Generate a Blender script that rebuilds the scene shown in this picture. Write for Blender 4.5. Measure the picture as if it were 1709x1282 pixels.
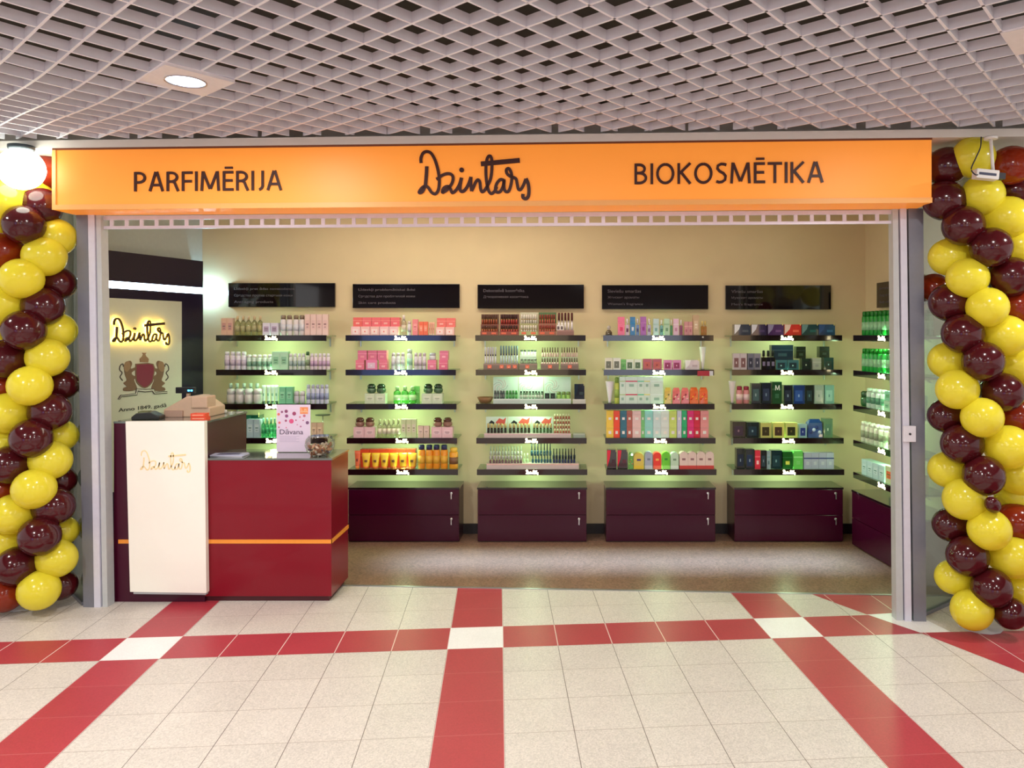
import bpy, math, random
from mathutils import Vector
random.seed(7)
SC = bpy.context.scene
for o in list(bpy.data.objects): bpy.data.objects.remove(o)
C = SC.collection
PI = math.pi
# ------------------------------------------------------------------ camera
F, CX, CY, H = 1272.0, 936.0, 559.5, 1.70        # focal length and principal point for a 1709x1282 frame
cam = bpy.data.cameras.new('camera'); co = bpy.data.objects.new('camera', cam); C.objects.link(co)
co.location = (0, 0, H); co.rotation_euler = (PI/2, 0, 0)
cam.sensor_width = 36; cam.lens = F/1709*36
cam.shift_x = -(CX-854.5)/1709; cam.shift_y = (CY-641)/1709
cam.clip_start = 0.05
SC.camera = co
# ------------------------------------------------------------------ view, world
SC.view_settings.view_transform = 'Standard'; SC.view_settings.look = 'None'
SC.view_settings.gamma = 1; SC.view_settings.use_curve_mapping = False
SC.view_settings.exposure = 0.12
W = bpy.data.worlds.new('world'); SC.world = W; W.use_nodes = True
W.node_tree.nodes['Background'].inputs[0].default_value = (1.0, 0.97, 0.95, 1)
W.node_tree.nodes['Background'].inputs[1].default_value = 0.85

def lamp(name, kind, loc, energy, color, size=0.1, size_y=None, rot=(0,0,0), parent=None, spot=None, spread=None):
    l = bpy.data.lights.new(name, kind); l.energy = energy; l.color = color
    if kind == 'AREA':
        l.size = size
        if size_y: l.shape = 'RECTANGLE'; l.size_y = size_y
        else: l.shape = 'DISK'
        if spread: l.spread = spread
    elif kind == 'SPOT':
        l.shadow_soft_size = size; l.spot_size = spot or 1.2; l.spot_blend = .6
    else: l.shadow_soft_size = size
    o = bpy.data.objects.new(name, l); C.objects.link(o)
    o.location = loc; o.rotation_euler = rot
    if parent: o.parent = parent
    return o
# mall downlights in the lattice ceiling (the fittings are built further down) : x, y, watts
DOWN = [(-1.709, 3.41, 22), (1.93, 2.93, 14), (0.1, 2.2, 12), (-3.2, 1.6, 58), (-0.9, 0.6, 54), (2.2, 0.5, 34), (-3.0, -1.2, 40), (0.4, -1.6, 36), (3.2, -1.4, 26), (3.35, 3.5, 30), (-4.4, 3.9, 16)]
# shop ceiling lamps, then two lights added for their effect
lamp('shop_light', 'AREA', (-0.9, 5.75, 2.84), 17, (1.0, .90, .72), 2.2, .35)
lamp('shop_light', 'AREA', (1.3, 5.7, 2.84), 2.5, (1.0, .88, .68), 1.2, .35)
lamp('shop_light', 'AREA', (.5, 5.72, 2.84), 16, (.36, .62, 1.0), 3.4, .05, spread=.3)  # narrow cool strip added to lay a bluish band across the floor
lamp('bar_glow_fill', 'POINT', (-3.02+.36*.05, 6.40+.065, 2.07), 3.2, (.42, .78, 1.0), .025)  # added point light standing in for the light bar's spill into the corner

# ------------------------------------------------------------------ materials
def lin(c):
    return tuple((x/12.92 if x <= .04045 else ((x+.055)/1.055)**2.4) for x in (v/255 for v in c))
_M = {}
def mat(rgb, rough=.45, metal=0, trans=0, emit=0, coat=0, vary=.06, scale=30, bump=0, transl=0, spec=.5):
    key = (rgb, rough, metal, trans, emit, coat, vary, scale, bump, transl, spec)
    if key in _M: return _M[key]
    m = bpy.data.materials.new('mat'); m.use_nodes = True
    nt = m.node_tree; N = nt.nodes; L = nt.links; b = N['Principled BSDF']
    c = lin(rgb)
    if emit:
        b.inputs['Emission Color'].default_value = (*c, 1); b.inputs['Emission Strength'].default_value = emit
        b.inputs['Base Color'].default_value = (*c, 1)
    else:
        tc = N.new('ShaderNodeTexCoord'); nz = N.new('ShaderNodeTexNoise'); nz.inputs['Scale'].default_value = scale
        L.new(tc.outputs['Object'], nz.inputs['Vector'])
        mx = N.new('ShaderNodeMix'); mx.data_type = 'RGBA'
        mx.inputs[6].default_value = (*[max(0, x*(1-vary)) for x in c], 1)
        mx.inputs[7].default_value = (*[min(1, x*(1+vary)) for x in c], 1)
        L.new(nz.outputs['Fac'], mx.inputs[0]); L.new(mx.outputs[2], b.inputs['Base Color'])
        if bump:
            bp = N.new('ShaderNodeBump'); bp.inputs['Strength'].default_value = bump; bp.inputs['Distance'].default_value = .01
            L.new(nz.outputs['Fac'], bp.inputs['Height']); L.new(bp.outputs[0], b.inputs['Normal'])
    b.inputs['Roughness'].default_value = rough; b.inputs['Metallic'].default_value = metal
    b.inputs['Transmission Weight'].default_value = trans; b.inputs['Coat Weight'].default_value = coat
    b.inputs['Specular IOR Level'].default_value = spec
    if transl:
        t = N.new('ShaderNodeBsdfTranslucent'); ms = N.new('ShaderNodeMixShader'); ms.inputs[0].default_value = transl
        t.inputs[0].default_value = (*c, 1)
        out = N['Material Output']; L.new(b.outputs[0], ms.inputs[1]); L.new(t.outputs[0], ms.inputs[2]); L.new(ms.outputs[0], out.inputs[0])
    _M[key] = m
    return m
def pane(tint, refl, rough=.02):
    key = ('pane', tint, refl, rough)
    if key in _M: return _M[key]
    m = bpy.data.materials.new('glass'); m.use_nodes = True; nt = m.node_tree; N = nt.nodes; L = nt.links
    for n in list(N):
        if n.type == 'BSDF_PRINCIPLED': N.remove(n)
    tr = N.new('ShaderNodeBsdfTransparent'); tr.inputs[0].default_value = (*tint, 1)
    gl = N.new('ShaderNodeBsdfGlossy'); gl.inputs['Roughness'].default_value = rough
    lw = N.new('ShaderNodeLayerWeight'); lw.inputs[0].default_value = .35
    mt = N.new('ShaderNodeMath'); mt.operation = 'MULTIPLY_ADD'; mt.inputs[1].default_value = .6; mt.inputs[2].default_value = refl; mt.use_clamp = True
    L.new(lw.outputs['Fresnel'], mt.inputs[0])
    ms = N.new('ShaderNodeMixShader'); L.new(mt.outputs[0], ms.inputs[0]); L.new(tr.outputs[0], ms.inputs[1]); L.new(gl.outputs[0], ms.inputs[2])
    L.new(ms.outputs[0], N['Material Output'].inputs[0])
    _M[key] = m
    return m

# ------------------------------------------------------------------ mesh helpers
class MB:
    def __init__(s): s.v = []; s.f = []; s.m = []; s.mats = []; s.sm = []
    def mi(s, m):
        if m not in s.mats: s.mats.append(m)
        return s.mats.index(m)
    def face(s, idx, m, smooth=False): s.f.append(idx); s.m.append(s.mi(m)); s.sm.append(smooth)
    def box(s, x0, x1, y0, y1, z0, z1, m):
        return s.hexa([(x0,y0),(x1,y0),(x1,y1),(x0,y1)], [(x0,y0),(x1,y0),(x1,y1),(x0,y1)], z0, z1, m)
    def hexa(s, bot, top, z0, z1, m):
        n = len(s.v); k = len(bot)
        s.v += [(p[0], p[1], z0) for p in bot] + [(p[0], p[1], z1) for p in top]
        s.face(list(range(n+k-1, n-1, -1)), m); s.face(list(range(n+k, n+2*k)), m)
        for i in range(k):
            j = (i+1) % k; s.face([n+i, n+j, n+k+j, n+k+i], m)
        return s
    def prism(s, pts, y0, y1, m, side=None):            # polygon (x,z), extruded in y ; y0 is the front
        n = len(s.v); k = len(pts)
        a = sum(pts[i][0]*pts[(i+1)%k][1]-pts[(i+1)%k][0]*pts[i][1] for i in range(k))
        if a < 0: pts = pts[::-1]
        s.v += [(p[0], y0, p[1]) for p in pts] + [(p[0], y1, p[1]) for p in pts]
        s.face(list(range(n, n+k)), m); s.face(list(range(n+2*k-1, n+k-1, -1)), side or m)
        for i in range(k):
            j = (i+1) % k; s.face([n+j, n+i, n+k+i, n+k+j], side or m)
        return s
    def lathe(s, prof, m, cx=0, cy=0, seg=14, sx=1, sy=1, smooth=True, z=0, caps=True):   # prof [(r,z)]
        n = len(s.v); k = len(prof)
        for r, zz in prof:
            for i in range(seg):
                a = 2*PI*i/seg; s.v.append((cx+r*sx*math.cos(a), cy+r*sy*math.sin(a), z+zz))
        for j in range(k-1):
            for i in range(seg):
                i2 = (i+1) % seg
                s.face([n+j*seg+i, n+j*seg+i2, n+(j+1)*seg+i2, n+(j+1)*seg+i], m, smooth)
        if caps: s.face([n+i for i in range(seg-1, -1, -1)], m); s.face([n+(k-1)*seg+i for i in range(seg)], m)
        return s
    def tube(s, pts, r, m, seg=6):
        pts = [Vector(p) for p in pts]; n = len(s.v)
        for i, p in enumerate(pts):
            d = (pts[min(i+1, len(pts)-1)]-pts[max(i-1, 0)]).normalized()
            u = d.cross(Vector((0, 0, 1)));
            if u.length < .01: u = d.cross(Vector((0, 1, 0)))
            u.normalize(); w = d.cross(u)
            for j in range(seg):
                a = 2*PI*j/seg; s.v.append(tuple(p+u*math.cos(a)*r+w*math.sin(a)*r))
        for i in range(len(pts)-1):
            for j in range(seg):
                k = (j+1) % seg; s.face([n+i*seg+j, n+i*seg+k, n+(i+1)*seg+k, n+(i+1)*seg+j], m, True)
        s.face([n+j for j in range(seg)][::-1], m); s.face([n+(len(pts)-1)*seg+j for j in range(seg)], m)
        return s
    def ball(s, r, m, c=(0,0,0), seg=12, sz=1):
        prof = [(max(.0004, r*math.sin(PI*i/8)), -r*sz*math.cos(PI*i/8)) for i in range(9)]
        return s.lathe(prof, m, c[0], c[1], seg, z=c[2])
    def mesh(s, name):
        me = bpy.data.meshes.new(name); me.from_pydata(s.v, [], s.f)
        for m in s.mats: me.materials.append(m)
        me.polygons.foreach_set('material_index', s.m); me.polygons.foreach_set('use_smooth', s.sm); me.update()
        return me
    def build(s, name, parent=None, loc=(0,0,0), rz=0, bevel=0):
        o = bpy.data.objects.new(name, s.mesh(name)); C.objects.link(o); o.location = loc; o.rotation_euler = (0, 0, rz)
        if parent: o.parent = parent
        if bevel:
            b = o.modifiers.new('bevel', 'BEVEL'); b.width = bevel; b.segments = 2; b.limit_method = 'ANGLE'
        return o
SHORT = [(' on the top shelf of the middle unit', ', middle unit top shelf'),(' at the left end of the ', ' left on the '), (' at the right end of the ', ' right on the '), ('in the middle of the ', 'mid '), (' on the ', ' on '), (' in the ', ' in '), (' of the ', ' of '), (' the ', ' '), (' of fifth unit', ', fifth unit'), (' standing ', ' '), (' from left', ' from left')]
def tag(o, label, cat, group=None):
    for a_, b_ in SHORT:
        if len(label.split()) > 16: label = label.replace(a_, b_)
    o['label'] = label; o['category'] = cat
    if group: o['group'] = group
    return o
def struct(o): o['kind'] = 'structure'; return o
def empty(name, loc=(0,0,0), rz=0):
    o = bpy.data.objects.new(name, None); C.objects.link(o); o.location = loc; o.rotation_euler = (0,0,rz); o.empty_display_size = .05; return o
class Frame:                                              # a vertical plane of the place: local x along it, local y into it, z up
    def __init__(s, ox, oy, ang):
        s.ox, s.oy, s.a = ox, oy, ang; s.c, s.s = math.cos(ang), math.sin(ang)
    def pt(s, px, py, y=0):
        k = (px-CX)/F; nx, ny = -s.s, s.c
        Y = (y+s.ox*nx+s.oy*ny)/(k*nx+ny); X = k*Y
        return (X-s.ox)*s.c+(Y-s.oy)*s.s, H-(py-CY)*Y/F
    def w(s, lx, ly, z=0): return (s.ox+lx*s.c-ly*s.s, s.oy+lx*s.s+ly*s.c, z)
    def root(s, name, z=0): return empty(name, (s.ox, s.oy, z), s.a)
def gp(px, py, z=0):
    Y = F*(H-z)/(py-CY); return (px-CX)*Y/F, Y
AF = math.atan(-.047)
SIGN = Frame(0, 4.43, AF); FRONT = Frame(0, 4.652, AF); BACK = Frame(0, 6.54, 0); CAB = Frame(0, 6.25, 0); CNT = Frame(0, 4.86, 0)
AL = math.atan2(1, .36); LEFT = Frame(-3.02, 6.40, AL)
AR = math.atan2(-1, .087); RIGHT = Frame(2.645, 6.17, AR)     # wall plane; fascia plane at y = -.29

# ------------------------------------------------------------------ stroke lettering (the script logo)
LOGO = [ # (width, points)
 (30, [(280,275),(278,225),(300,170),(338,150),(385,165),(425,225),(455,310),(474,400),(480,490),(468,575),(435,615),(395,598),(360,548),(330,528),(290,548),(260,590),(264,604),(295,590),(322,535)]),
 (34, [(342,312),(338,400),(327,525)]),
 (30, [(447,455),(475,438),(510,412),(560,394),(605,398),(630,428),(626,480),(600,530),(565,570),(525,596),(514,596),(522,562),(545,540),(580,534),(603,562),(620,602),(650,588),(680,550),(705,500),(722,436)]),
 (32, [(724,436),(712,500),(706,560),(722,588),(755,578),(790,530),(812,478),(828,428)]),
 (30, [(828,428),(826,500),(834,585)]),
 (30, [(834,585),(855,540),(880,485),(905,460),(925,485),(932,550),(947,592),(975,578),(1000,540),(1036,470),(1052,400),(1058,300),(1054,225),(1035,198),(1010,218),(994,290),(992,400),(1002,500),(1022,580),(1050,612),(1085,588),(1110,535)]),
 (46, [(936,286),(1150,266),(1364,246)]),
 (30, [(1190,466),(1150,458),(1112,500),(1096,560),(1112,596),(1150,588),(1180,530),(1192,462),(1190,540),(1205,586),(1240,586),(1265,520),(1276,440),(1266,372),(1242,336),(1217,350),(1222,390),(1255,420),(1300,436),(1325,455),(1335,505),(1347,560),(1372,568),(1402,522),(1430,450)]),
 (34, [(1432,446),(1455,500),(1464,570),(1458,638),(1430,668),(1398,652),(1399,615)]),
]
def smooth(pts, n=4):
    out = []
    for i in range(len(pts)-1):
        p0 = pts[max(i-1,0)]; p1 = pts[i]; p2 = pts[i+1]; p3 = pts[min(i+2, len(pts)-1)]
        for k in range(n):
            t = k/n
            out.append(tuple(.5*((2*b)+(-a+c)*t+(2*a-5*b+4*c-d)*t*t+(-a+3*b-3*c+d)*t**3) for a, b, c, d in zip(p0,p1,p2,p3)))
    out.append(pts[-1]); return out
def ribbon(mb, pts, w, y0, y1, m):
    n = len(pts); L = []; R = []
    for i, p in enumerate(pts):
        a = pts[max(i-1,0)]; b = pts[min(i+1,n-1)]; dx, dz = b[0]-a[0], b[1]-a[1]; l = math.hypot(dx,dz) or 1
        L.append((p[0]-dz/l*w/2, p[1]+dx/l*w/2)); R.append((p[0]+dz/l*w/2, p[1]-dx/l*w/2))
    k = len(mb.v)
    for i in range(n):
        mb.v += [(L[i][0],y0,L[i][1]),(R[i][0],y0,R[i][1]),(L[i][0],y1,L[i][1]),(R[i][0],y1,R[i][1])]
    for i in range(n-1):
        a = k+4*i; b = a+4
        mb.face([a,a+1,b+1,b], m); mb.face([a+2,b+2,b+3,a+3], m); mb.face([a,b,b+2,a+2], m); mb.face([a+1,a+3,b+3,b+1], m)
    mb.face([k,k+2,k+3,k+1], m); e = k+4*(n-1); mb.face([e,e+1,e+3,e+2], m)
def logo(x0, x1, z0, z1, y0, y1, m, wf=1.0, n=4, mapf=None):
    """script lettering in the local box x0..x1, z0..z1"""
    mb = MB(); sx = (x1-x0)/(1480-250); sz = (z1-z0)/(682-140)
    f = mapf or (lambda p: (x0+(p[0]-250)*sx, z1-(p[1]-140)*sz))
    for w, pts in LOGO:
        ribbon(mb, [f(p) for p in smooth(pts, n)], w*sx*wf, y0, y1, m)
    ctr = f((725,352)); rr = 26*sx*wf**.5
    mb.prism([(ctr[0]+rr*math.cos(2*PI*i/12), ctr[1]+rr*math.sin(2*PI*i/12)) for i in range(12)], y0, y1, m)
    return mb
def text(name, s, x0, x1, z0, z1, y, m, parent, depth=.002, bold=0, rx=True):
    cu = bpy.data.curves.new('text', 'FONT'); cu.body = s; cu.extrude = .01; cu.offset = bold
    t = bpy.data.objects.new('text', cu); C.objects.link(t)
    bpy.context.view_layer.update()
    me = bpy.data.meshes.new_from_object(t.evaluated_get(bpy.context.evaluated_depsgraph_get()))
    bpy.data.objects.remove(t)
    xs = [v.co.x for v in me.vertices]; ys = [v.co.y for v in me.vertices]
    if not xs: return None
    a, b, c, d = min(xs), max(xs), min(ys), max(ys)
    if x1 is None: x1 = x0+(b-a)*(z1-z0)/(d-c)*.92
    for v in me.vertices:
        X, Y, Z = v.co
        v.co = (x0+(X-a)/(b-a)*(x1-x0), y-depth*(1 if Z > 0 else 0), z0+(Y-c)/(d-c)*(z1-z0))
    me.materials.clear(); me.materials.append(m)
    o = bpy.data.objects.new(name, me); C.objects.link(o); o.parent = parent
    return o

# ------------------------------------------------------------------ plain capitals drawn as strokes
def arc(cx, cz, rx, rz, a0, a1, n=10): return [(cx+rx*math.cos(math.radians(a0+(a1-a0)*i/n)), cz+rz*math.sin(math.radians(a0+(a1-a0)*i/n))) for i in range(n+1)]
_w = .062
CAPS = {
 'P': (.50, [[(.06,0),(.06,1)], [(.06,.94),(.2,.94)]+arc(.2,.70,.24,.24,90,-90)+[(.06,.46)]]),
 'R': (.52, [[(.06,0),(.06,1)], [(.06,.94),(.2,.94)]+arc(.2,.715,.23,.225,90,-90)+[(.06,.49)], [(.24,.49),(.34,.42),(.41,.2),(.48,0)]]),
 'A': (.62, [[(.05,0),(.29,1)], [(.33,1),(.57,0)], [(.15,.32),(.47,.32)]]),
 'F': (.44, [[(.06,0),(.06,1)], [(.06,.94),(.44,.94)], [(.06,.50),(.41,.50)]]),
 'I': (.12, [[(.06,0),(.06,1)]]),
 'M': (.80, [[(.06,0),(.11,1)], [(.12,.98),(.39,.1)], [(.41,.1),(.68,.98)], [(.69,1),(.74,0)]]),
 'E': (.44, [[(.06,0),(.06,1)], [(.06,.94),(.43,.94)], [(.06,.52),(.40,.52)], [(.06,.06),(.44,.06)]]),
 'J': (.30, [[(.24,1),(.24,.26)]+arc(.07,.26,.17,.22,0,-80,6)]),
 'B': (.52, [[(.06,0),(.06,1)], [(.06,.94),(.2,.94)]+arc(.2,.74,.20,.20,90,-90)+[(.06,.54)], [(.2,.54)]+arc(.2,.30,.25,.24,90,-90)+[(.06,.06)]]),
 'O': (.72, [arc(.36,.5,.30,.45,90,450,22)]),
 'K': (.54, [[(.06,0),(.06,1)], [(.50,1),(.09,.50)], [(.15,.56),(.50,0)]]),
 'S': (.46, [[(.42,.89),(.33,.93),(.22,.94),(.10,.86),(.08,.72),(.17,.59),(.31,.49),(.39,.36),(.37,.18),(.26,.08),(.14,.06),(.04,.11)]]),
 'T': (.54, [[(.27,0),(.27,1)], [(.0,.94),(.54,.94)]]),
}
def strokes(mb, s, x0, x1, z0, z1, ya, yb, m, gap=.095, wd=.132):
    tot = sum(CAPS['E' if c == '\u0112' else c][0] for c in s)+gap*(len(s)-1); hz = z1-z0; kx = (x1-x0)/tot; x = x0
    for c in s:
        w_, ss = CAPS['E' if c == '\u0112' else c]
        if c == '\u0112': ss = ss+[[(.09,1.17),(.41,1.17)]]
        for st in ss:
            pts = [(x+p[0]*kx, z0+p[1]*hz) for p in st]
            ribbon(mb, pts, wd*hz*(.8 if st[0][1] > 1.1 else 1), ya-random.random()*.0004, yb, m)
        x += (w_+gap)*kx

# ------------------------------------------------------------------ floor
TH, OX, OY = .0818, -.6133, 4.1234
def tile(i, j): return OX+.3*(i*math.cos(TH)-j*math.sin(TH)), OY+.3*(i*math.sin(TH)+j*math.cos(TH))
def floormat(rgb, lineA, lineB, wa, wb, speck=.35, rough=.4, jit=.05, cell=170):
    m = bpy.data.materials.new('terrazzo'); m.use_nodes = True; nt = m.node_tree; N = nt.nodes; L = nt.links; b = N['Principled BSDF']
    tc = N.new('ShaderNodeTexCoord'); mp = N.new('ShaderNodeMapping'); mp.vector_type = 'POINT'
    ct, st = math.cos(TH), math.sin(TH)
    mp.inputs['Rotation'].default_value = (0, 0, -TH); mp.inputs['Scale'].default_value = (1/.3, 1/.3, 1)
    mp.inputs['Location'].default_value = (-(OX*ct+OY*st)/.3, -(-OX*st+OY*ct)/.3, 0)
    L.new(tc.outputs['Object'], mp.inputs[0])
    sp = N.new('ShaderNodeSeparateXYZ'); L.new(mp.outputs[0], sp.inputs[0])
    def M(op, a, b2=None, c=None, clamp=False):
        n = N.new('ShaderNodeMath'); n.operation = op; n.use_clamp = clamp
        for i, v in enumerate((a, b2, c)):
            if v is None: continue
            if isinstance(v, (int, float)): n.inputs[i].default_value = v
            else: L.new(v, n.inputs[i])
        return n.outputs[0]
    def dist(ax):                                     # distance to the nearest joint, in tiles
        fr = M('FRACT', ax); return M('SUBTRACT', .5, M('ABSOLUTE', M('SUBTRACT', fr, .5)))
    da, db = dist(sp.outputs[0]), dist(sp.outputs[1])
    base = N.new('ShaderNodeTexVoronoi'); base.inputs['Scale'].default_value = cell; L.new(tc.outputs['Object'], base.inputs['Vector'])
    nz = N.new('ShaderNodeTexNoise'); nz.inputs['Scale'].default_value = 3; L.new(tc.outputs['Object'], nz.inputs['Vector'])
    cb = N.new('ShaderNodeCombineXYZ'); L.new(M('FLOOR', sp.outputs[0]), cb.inputs[0]); L.new(M('FLOOR', sp.outputs[1]), cb.inputs[1])
    wn = N.new('ShaderNodeTexWhiteNoise'); L.new(cb.outputs[0], wn.inputs['Vector'])
    gr = N.new('ShaderNodeRGBToBW'); L.new(base.outputs['Color'], gr.inputs[0])
    val = M('ADD', M('ADD', M('MULTIPLY', M('SUBTRACT', gr.outputs[0], .5), speck), M('MULTIPLY', M('SUBTRACT', wn.outputs['Value'], .5), jit)), M('MULTIPLY', M('SUBTRACT', nz.outputs['Fac'], .5), .16))
    c = lin(rgb)
    hs = N.new('ShaderNodeHueSaturation'); hs.inputs['Color'].default_value = (*c, 1); L.new(M('ADD', val, 1), hs.inputs['Value'])
    def mixc(fac, a, col):
        n = N.new('ShaderNodeMix'); n.data_type = 'RGBA'; L.new(fac, n.inputs[0]); L.new(a, n.inputs[6]); n.inputs[7].default_value = (*lin(col), 1); return n.outputs[2]
    fa = M('LESS_THAN', da, wa/2); fb = M('LESS_THAN', db, wb/2)
    o1 = mixc(fb, hs.outputs[0], lineB); o2 = mixc(fa, o1, lineA)
    L.new(o2, b.inputs['Base Color']); b.inputs['Roughness'].default_value = rough
    return m
M_BEIGE = floormat((214,206,198), (116,104,98), (168,154,144), .011, .010)
M_RED = floormat((177,58,70), (226,200,194), (196,110,112), .018, .010, speck=.2)
M_WHITE = floormat((244,244,244), (236,236,234), (236,236,234), .01, .01, speck=.12)
fl = MB()
fl.v += [(-7,-9,0),(7,-9,0),(7,7,0),(-7,7,0)]; fl.face([0,1,2,3], M_BEIGE)
def overlay(pts, m, z):
    n = len(fl.v); fl.v.extend([(p[0], p[1], z) for p in pts]); fl.face(list(range(n, n+len(pts))), m)
def quad(i0, i1, j0, j1, m, z): overlay([tile(i0,j0), tile(i1,j0), tile(i1,j1), tile(i0,j1)], m, z)
JF = 3.35
for k in (-18, -12, -6, 0, 6): quad(k, k+1, -40, JF, M_RED, .0004)
for j in (0, -6, -12, -18, -24): quad(-24, 9.2 if j == 0 else 24, j, j+1, M_RED, .0006)
for k in (-18, -12, -6, 0, 6):
    for j in (0, -6, -12, -18): quad(k, k+1, j, j+1, M_WHITE, .0009)
# the slanting border by the right-hand post: red strip whose crossing with the cross band is white
A1 = gp(1353, 991.5); A2 = gp(1447, 1026); A3 = gp(1536, 1056.5); A4 = gp(1709, 1124)
d = (A4[0]-A3[0], A4[1]-A3[1])
A5 = (A4[0]+d[0]*3, A4[1]+d[1]*3)
overlay([A2, gp(1530,1024), gp(1520,993.6), A1], M_RED, .0007)
overlay([A3, gp(1587,1055), gp(1556,1040), gp(1520,1022), A2], M_WHITE, .0011)
overlay([A3, A5, (A5[0]+.9, A5[1]), gp(1900,1050), gp(1587,1055)], M_RED, .0008)
struct(fl.build('floor'))
# shop floor behind the metal strip
SF = floormat((140,108,90), (138,118,100), (138,118,100), 0, 0, speck=.9, rough=.3, cell=90)
sf = MB()
def strip_y(x): return 5.095-.052*x
sf.v += [(-6, strip_y(-6), .0016), (3.2, strip_y(3.2), .0016), (3.2, 6.7, .0016), (-6, 6.7, .0016)]; sf.face([0,1,2,3], SF)
struct(sf.build('floor_shop'))
th = MB(); alu = mat((190,190,196), .3, .8)
th.prism([(-3.3,0),(2.6,0),(2.6,.004),(-3.3,.004)], -.012, .012, alu)
o = th.build('trim_1', loc=(0, 5.095, 0), rz=math.atan(-.052)); struct(o)

# ------------------------------------------------------------------ shop shell
WALLC = mat((224,206,166), .8, vary=.04, scale=6)
MALLW = mat((226,222,214), .7, vary=.03, scale=5)
b = MB(); b.box(-3.6, 3.2, 6.54, 6.66, 0, 2.95, WALLC); struct(b.build('wall_back'))
# right wall runs from the back corner to the glass return
b = MB(); b.box(-.5, 1.18, 0, .1, 0, 2.95, WALLC); struct(b.build('wall_right', loc=(2.645, 6.17, 0), rz=AR))
b = MB(); b.box(-1.3, .25, .1, .2, 0, 2.95, mat((196,204,200), .8)); struct(b.build('wall_left', loc=(-3.02, 6.40, 0), rz=AL))
b = MB(); b.box(-4.2, 3.4, 4.62, 6.7, 2.86, 2.94, mat((200,196,186), .8)); struct(b.build('ceiling_shop'))
# baseboards
bb = mat((28,18,22), .4)
b = MB(); b.box(-3.1, 2.6, 6.515, 6.54, 0, .085, bb); struct(b.build('baseboard_back'))
b = MB(); b.box(-.35, 1.15, -.02, 0, 0, .085, bb); struct(b.build('baseboard_right', loc=(2.645, 6.17, 0), rz=AR))
# mall walls either side of the bay and behind the camera
b = MB(); b.box(2.74, 6, 4.95, 5.1, 0, 3.6, MALLW); struct(b.build('wall_mall_right'))
b = MB(); b.box(-7, -3.50, 5.24, 5.4, 0, 3.6, MALLW); struct(b.build('wall_mall_left'))
b = MB(); b.box(-7, 7, -9.1, -9, 0, 3.6, mat((150,140,130), .8))
struct(b.build('wall_opposite'))
for i, (x0, x1, col, e) in enumerate([(-5.6,-3.4,(150,180,255),2.2), (-2.6,.2,(255,232,190),1.6), (1.0,3.4,(225,235,255),2.6), (4.2,6.4,(255,214,160),1.5)]):
    b = MB(); b.box(x0, x1, -9.0, -8.96, .3, 2.3, mat(col, emit=e)); struct(b.build('window_%d' % (i+1)))
# bulkhead above the sign, running the whole width
b = MB(); b.box(-4.6, 4.4, -.005, 1.0, 2.822, 2.868, MALLW); b.box(-4.6, 4.4, .12, .2, 2.868, 3.07, MALLW)
struct(b.build('trim_2', loc=(0, 4.43, 0), rz=AF))
b = MB(); b.box(-7, 7, -9, 4.9, 3.08, 3.15, mat((48,46,36), .9)); struct(b.build('ceiling'))
# lattice ceiling
def sag(x, y): return 2.882-.05*math.exp(-((x+2.25)**2+(y-3.55)**2)/(2*.5**2))
CELL = .1535; NX, NY = -.6645, 2.776
lat = MB(); LM = mat((238,238,246), .5, vary=.03)
def inside(x, y): return -5.4 < x < 5.0 and -.6 < y < 4.44-.047*x
for fam, th_ in ((0, TH+PI/4), (1, TH+3*PI/4)):
    ux, uy = math.cos(th_), math.sin(th_); nx, ny = -uy, ux
    for k in range(-60, 61):
        bx, by = NX+nx*k*CELL, NY+ny*k*CELL; run = []
        for q in range(-140, 141):
            x, y = bx+ux*q*CELL/2, by+uy*q*CELL/2
            if inside(x, y): run.append((x, y))
        if len(run) < 2: continue
        # extend the far end to the bulkhead
        for end in (0, -1):
            x, y = run[end]; s = -1 if end == 0 else 1
            for _ in range(8):
                if inside(x+ux*s*.01, y+uy*s*.01): x += ux*s*.01; y += uy*s*.01
            run[end] = (x, y)
        n = len(lat.v); t = .0045; hh = .043; fl0 = .0055
        for x, y in run:
            z = sag(x, y)
            for (o_, dz) in ((-fl0, 0), (fl0, 0), (fl0, .004), (t, .004), (t, hh), (-t, hh), (-t, .004), (-fl0, .004)):
                lat.v.append((x+nx*o_, y+ny*o_, z+dz))
        for i in range(len(run)-1):
            for j in range(8):
                j2 = (j+1) % 8; lat.face([n+i*8+j, n+i*8+j2, n+i*8+8+j2, n+i*8+8+j], LM)
struct(lat.build('ceiling_grid'))
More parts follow.
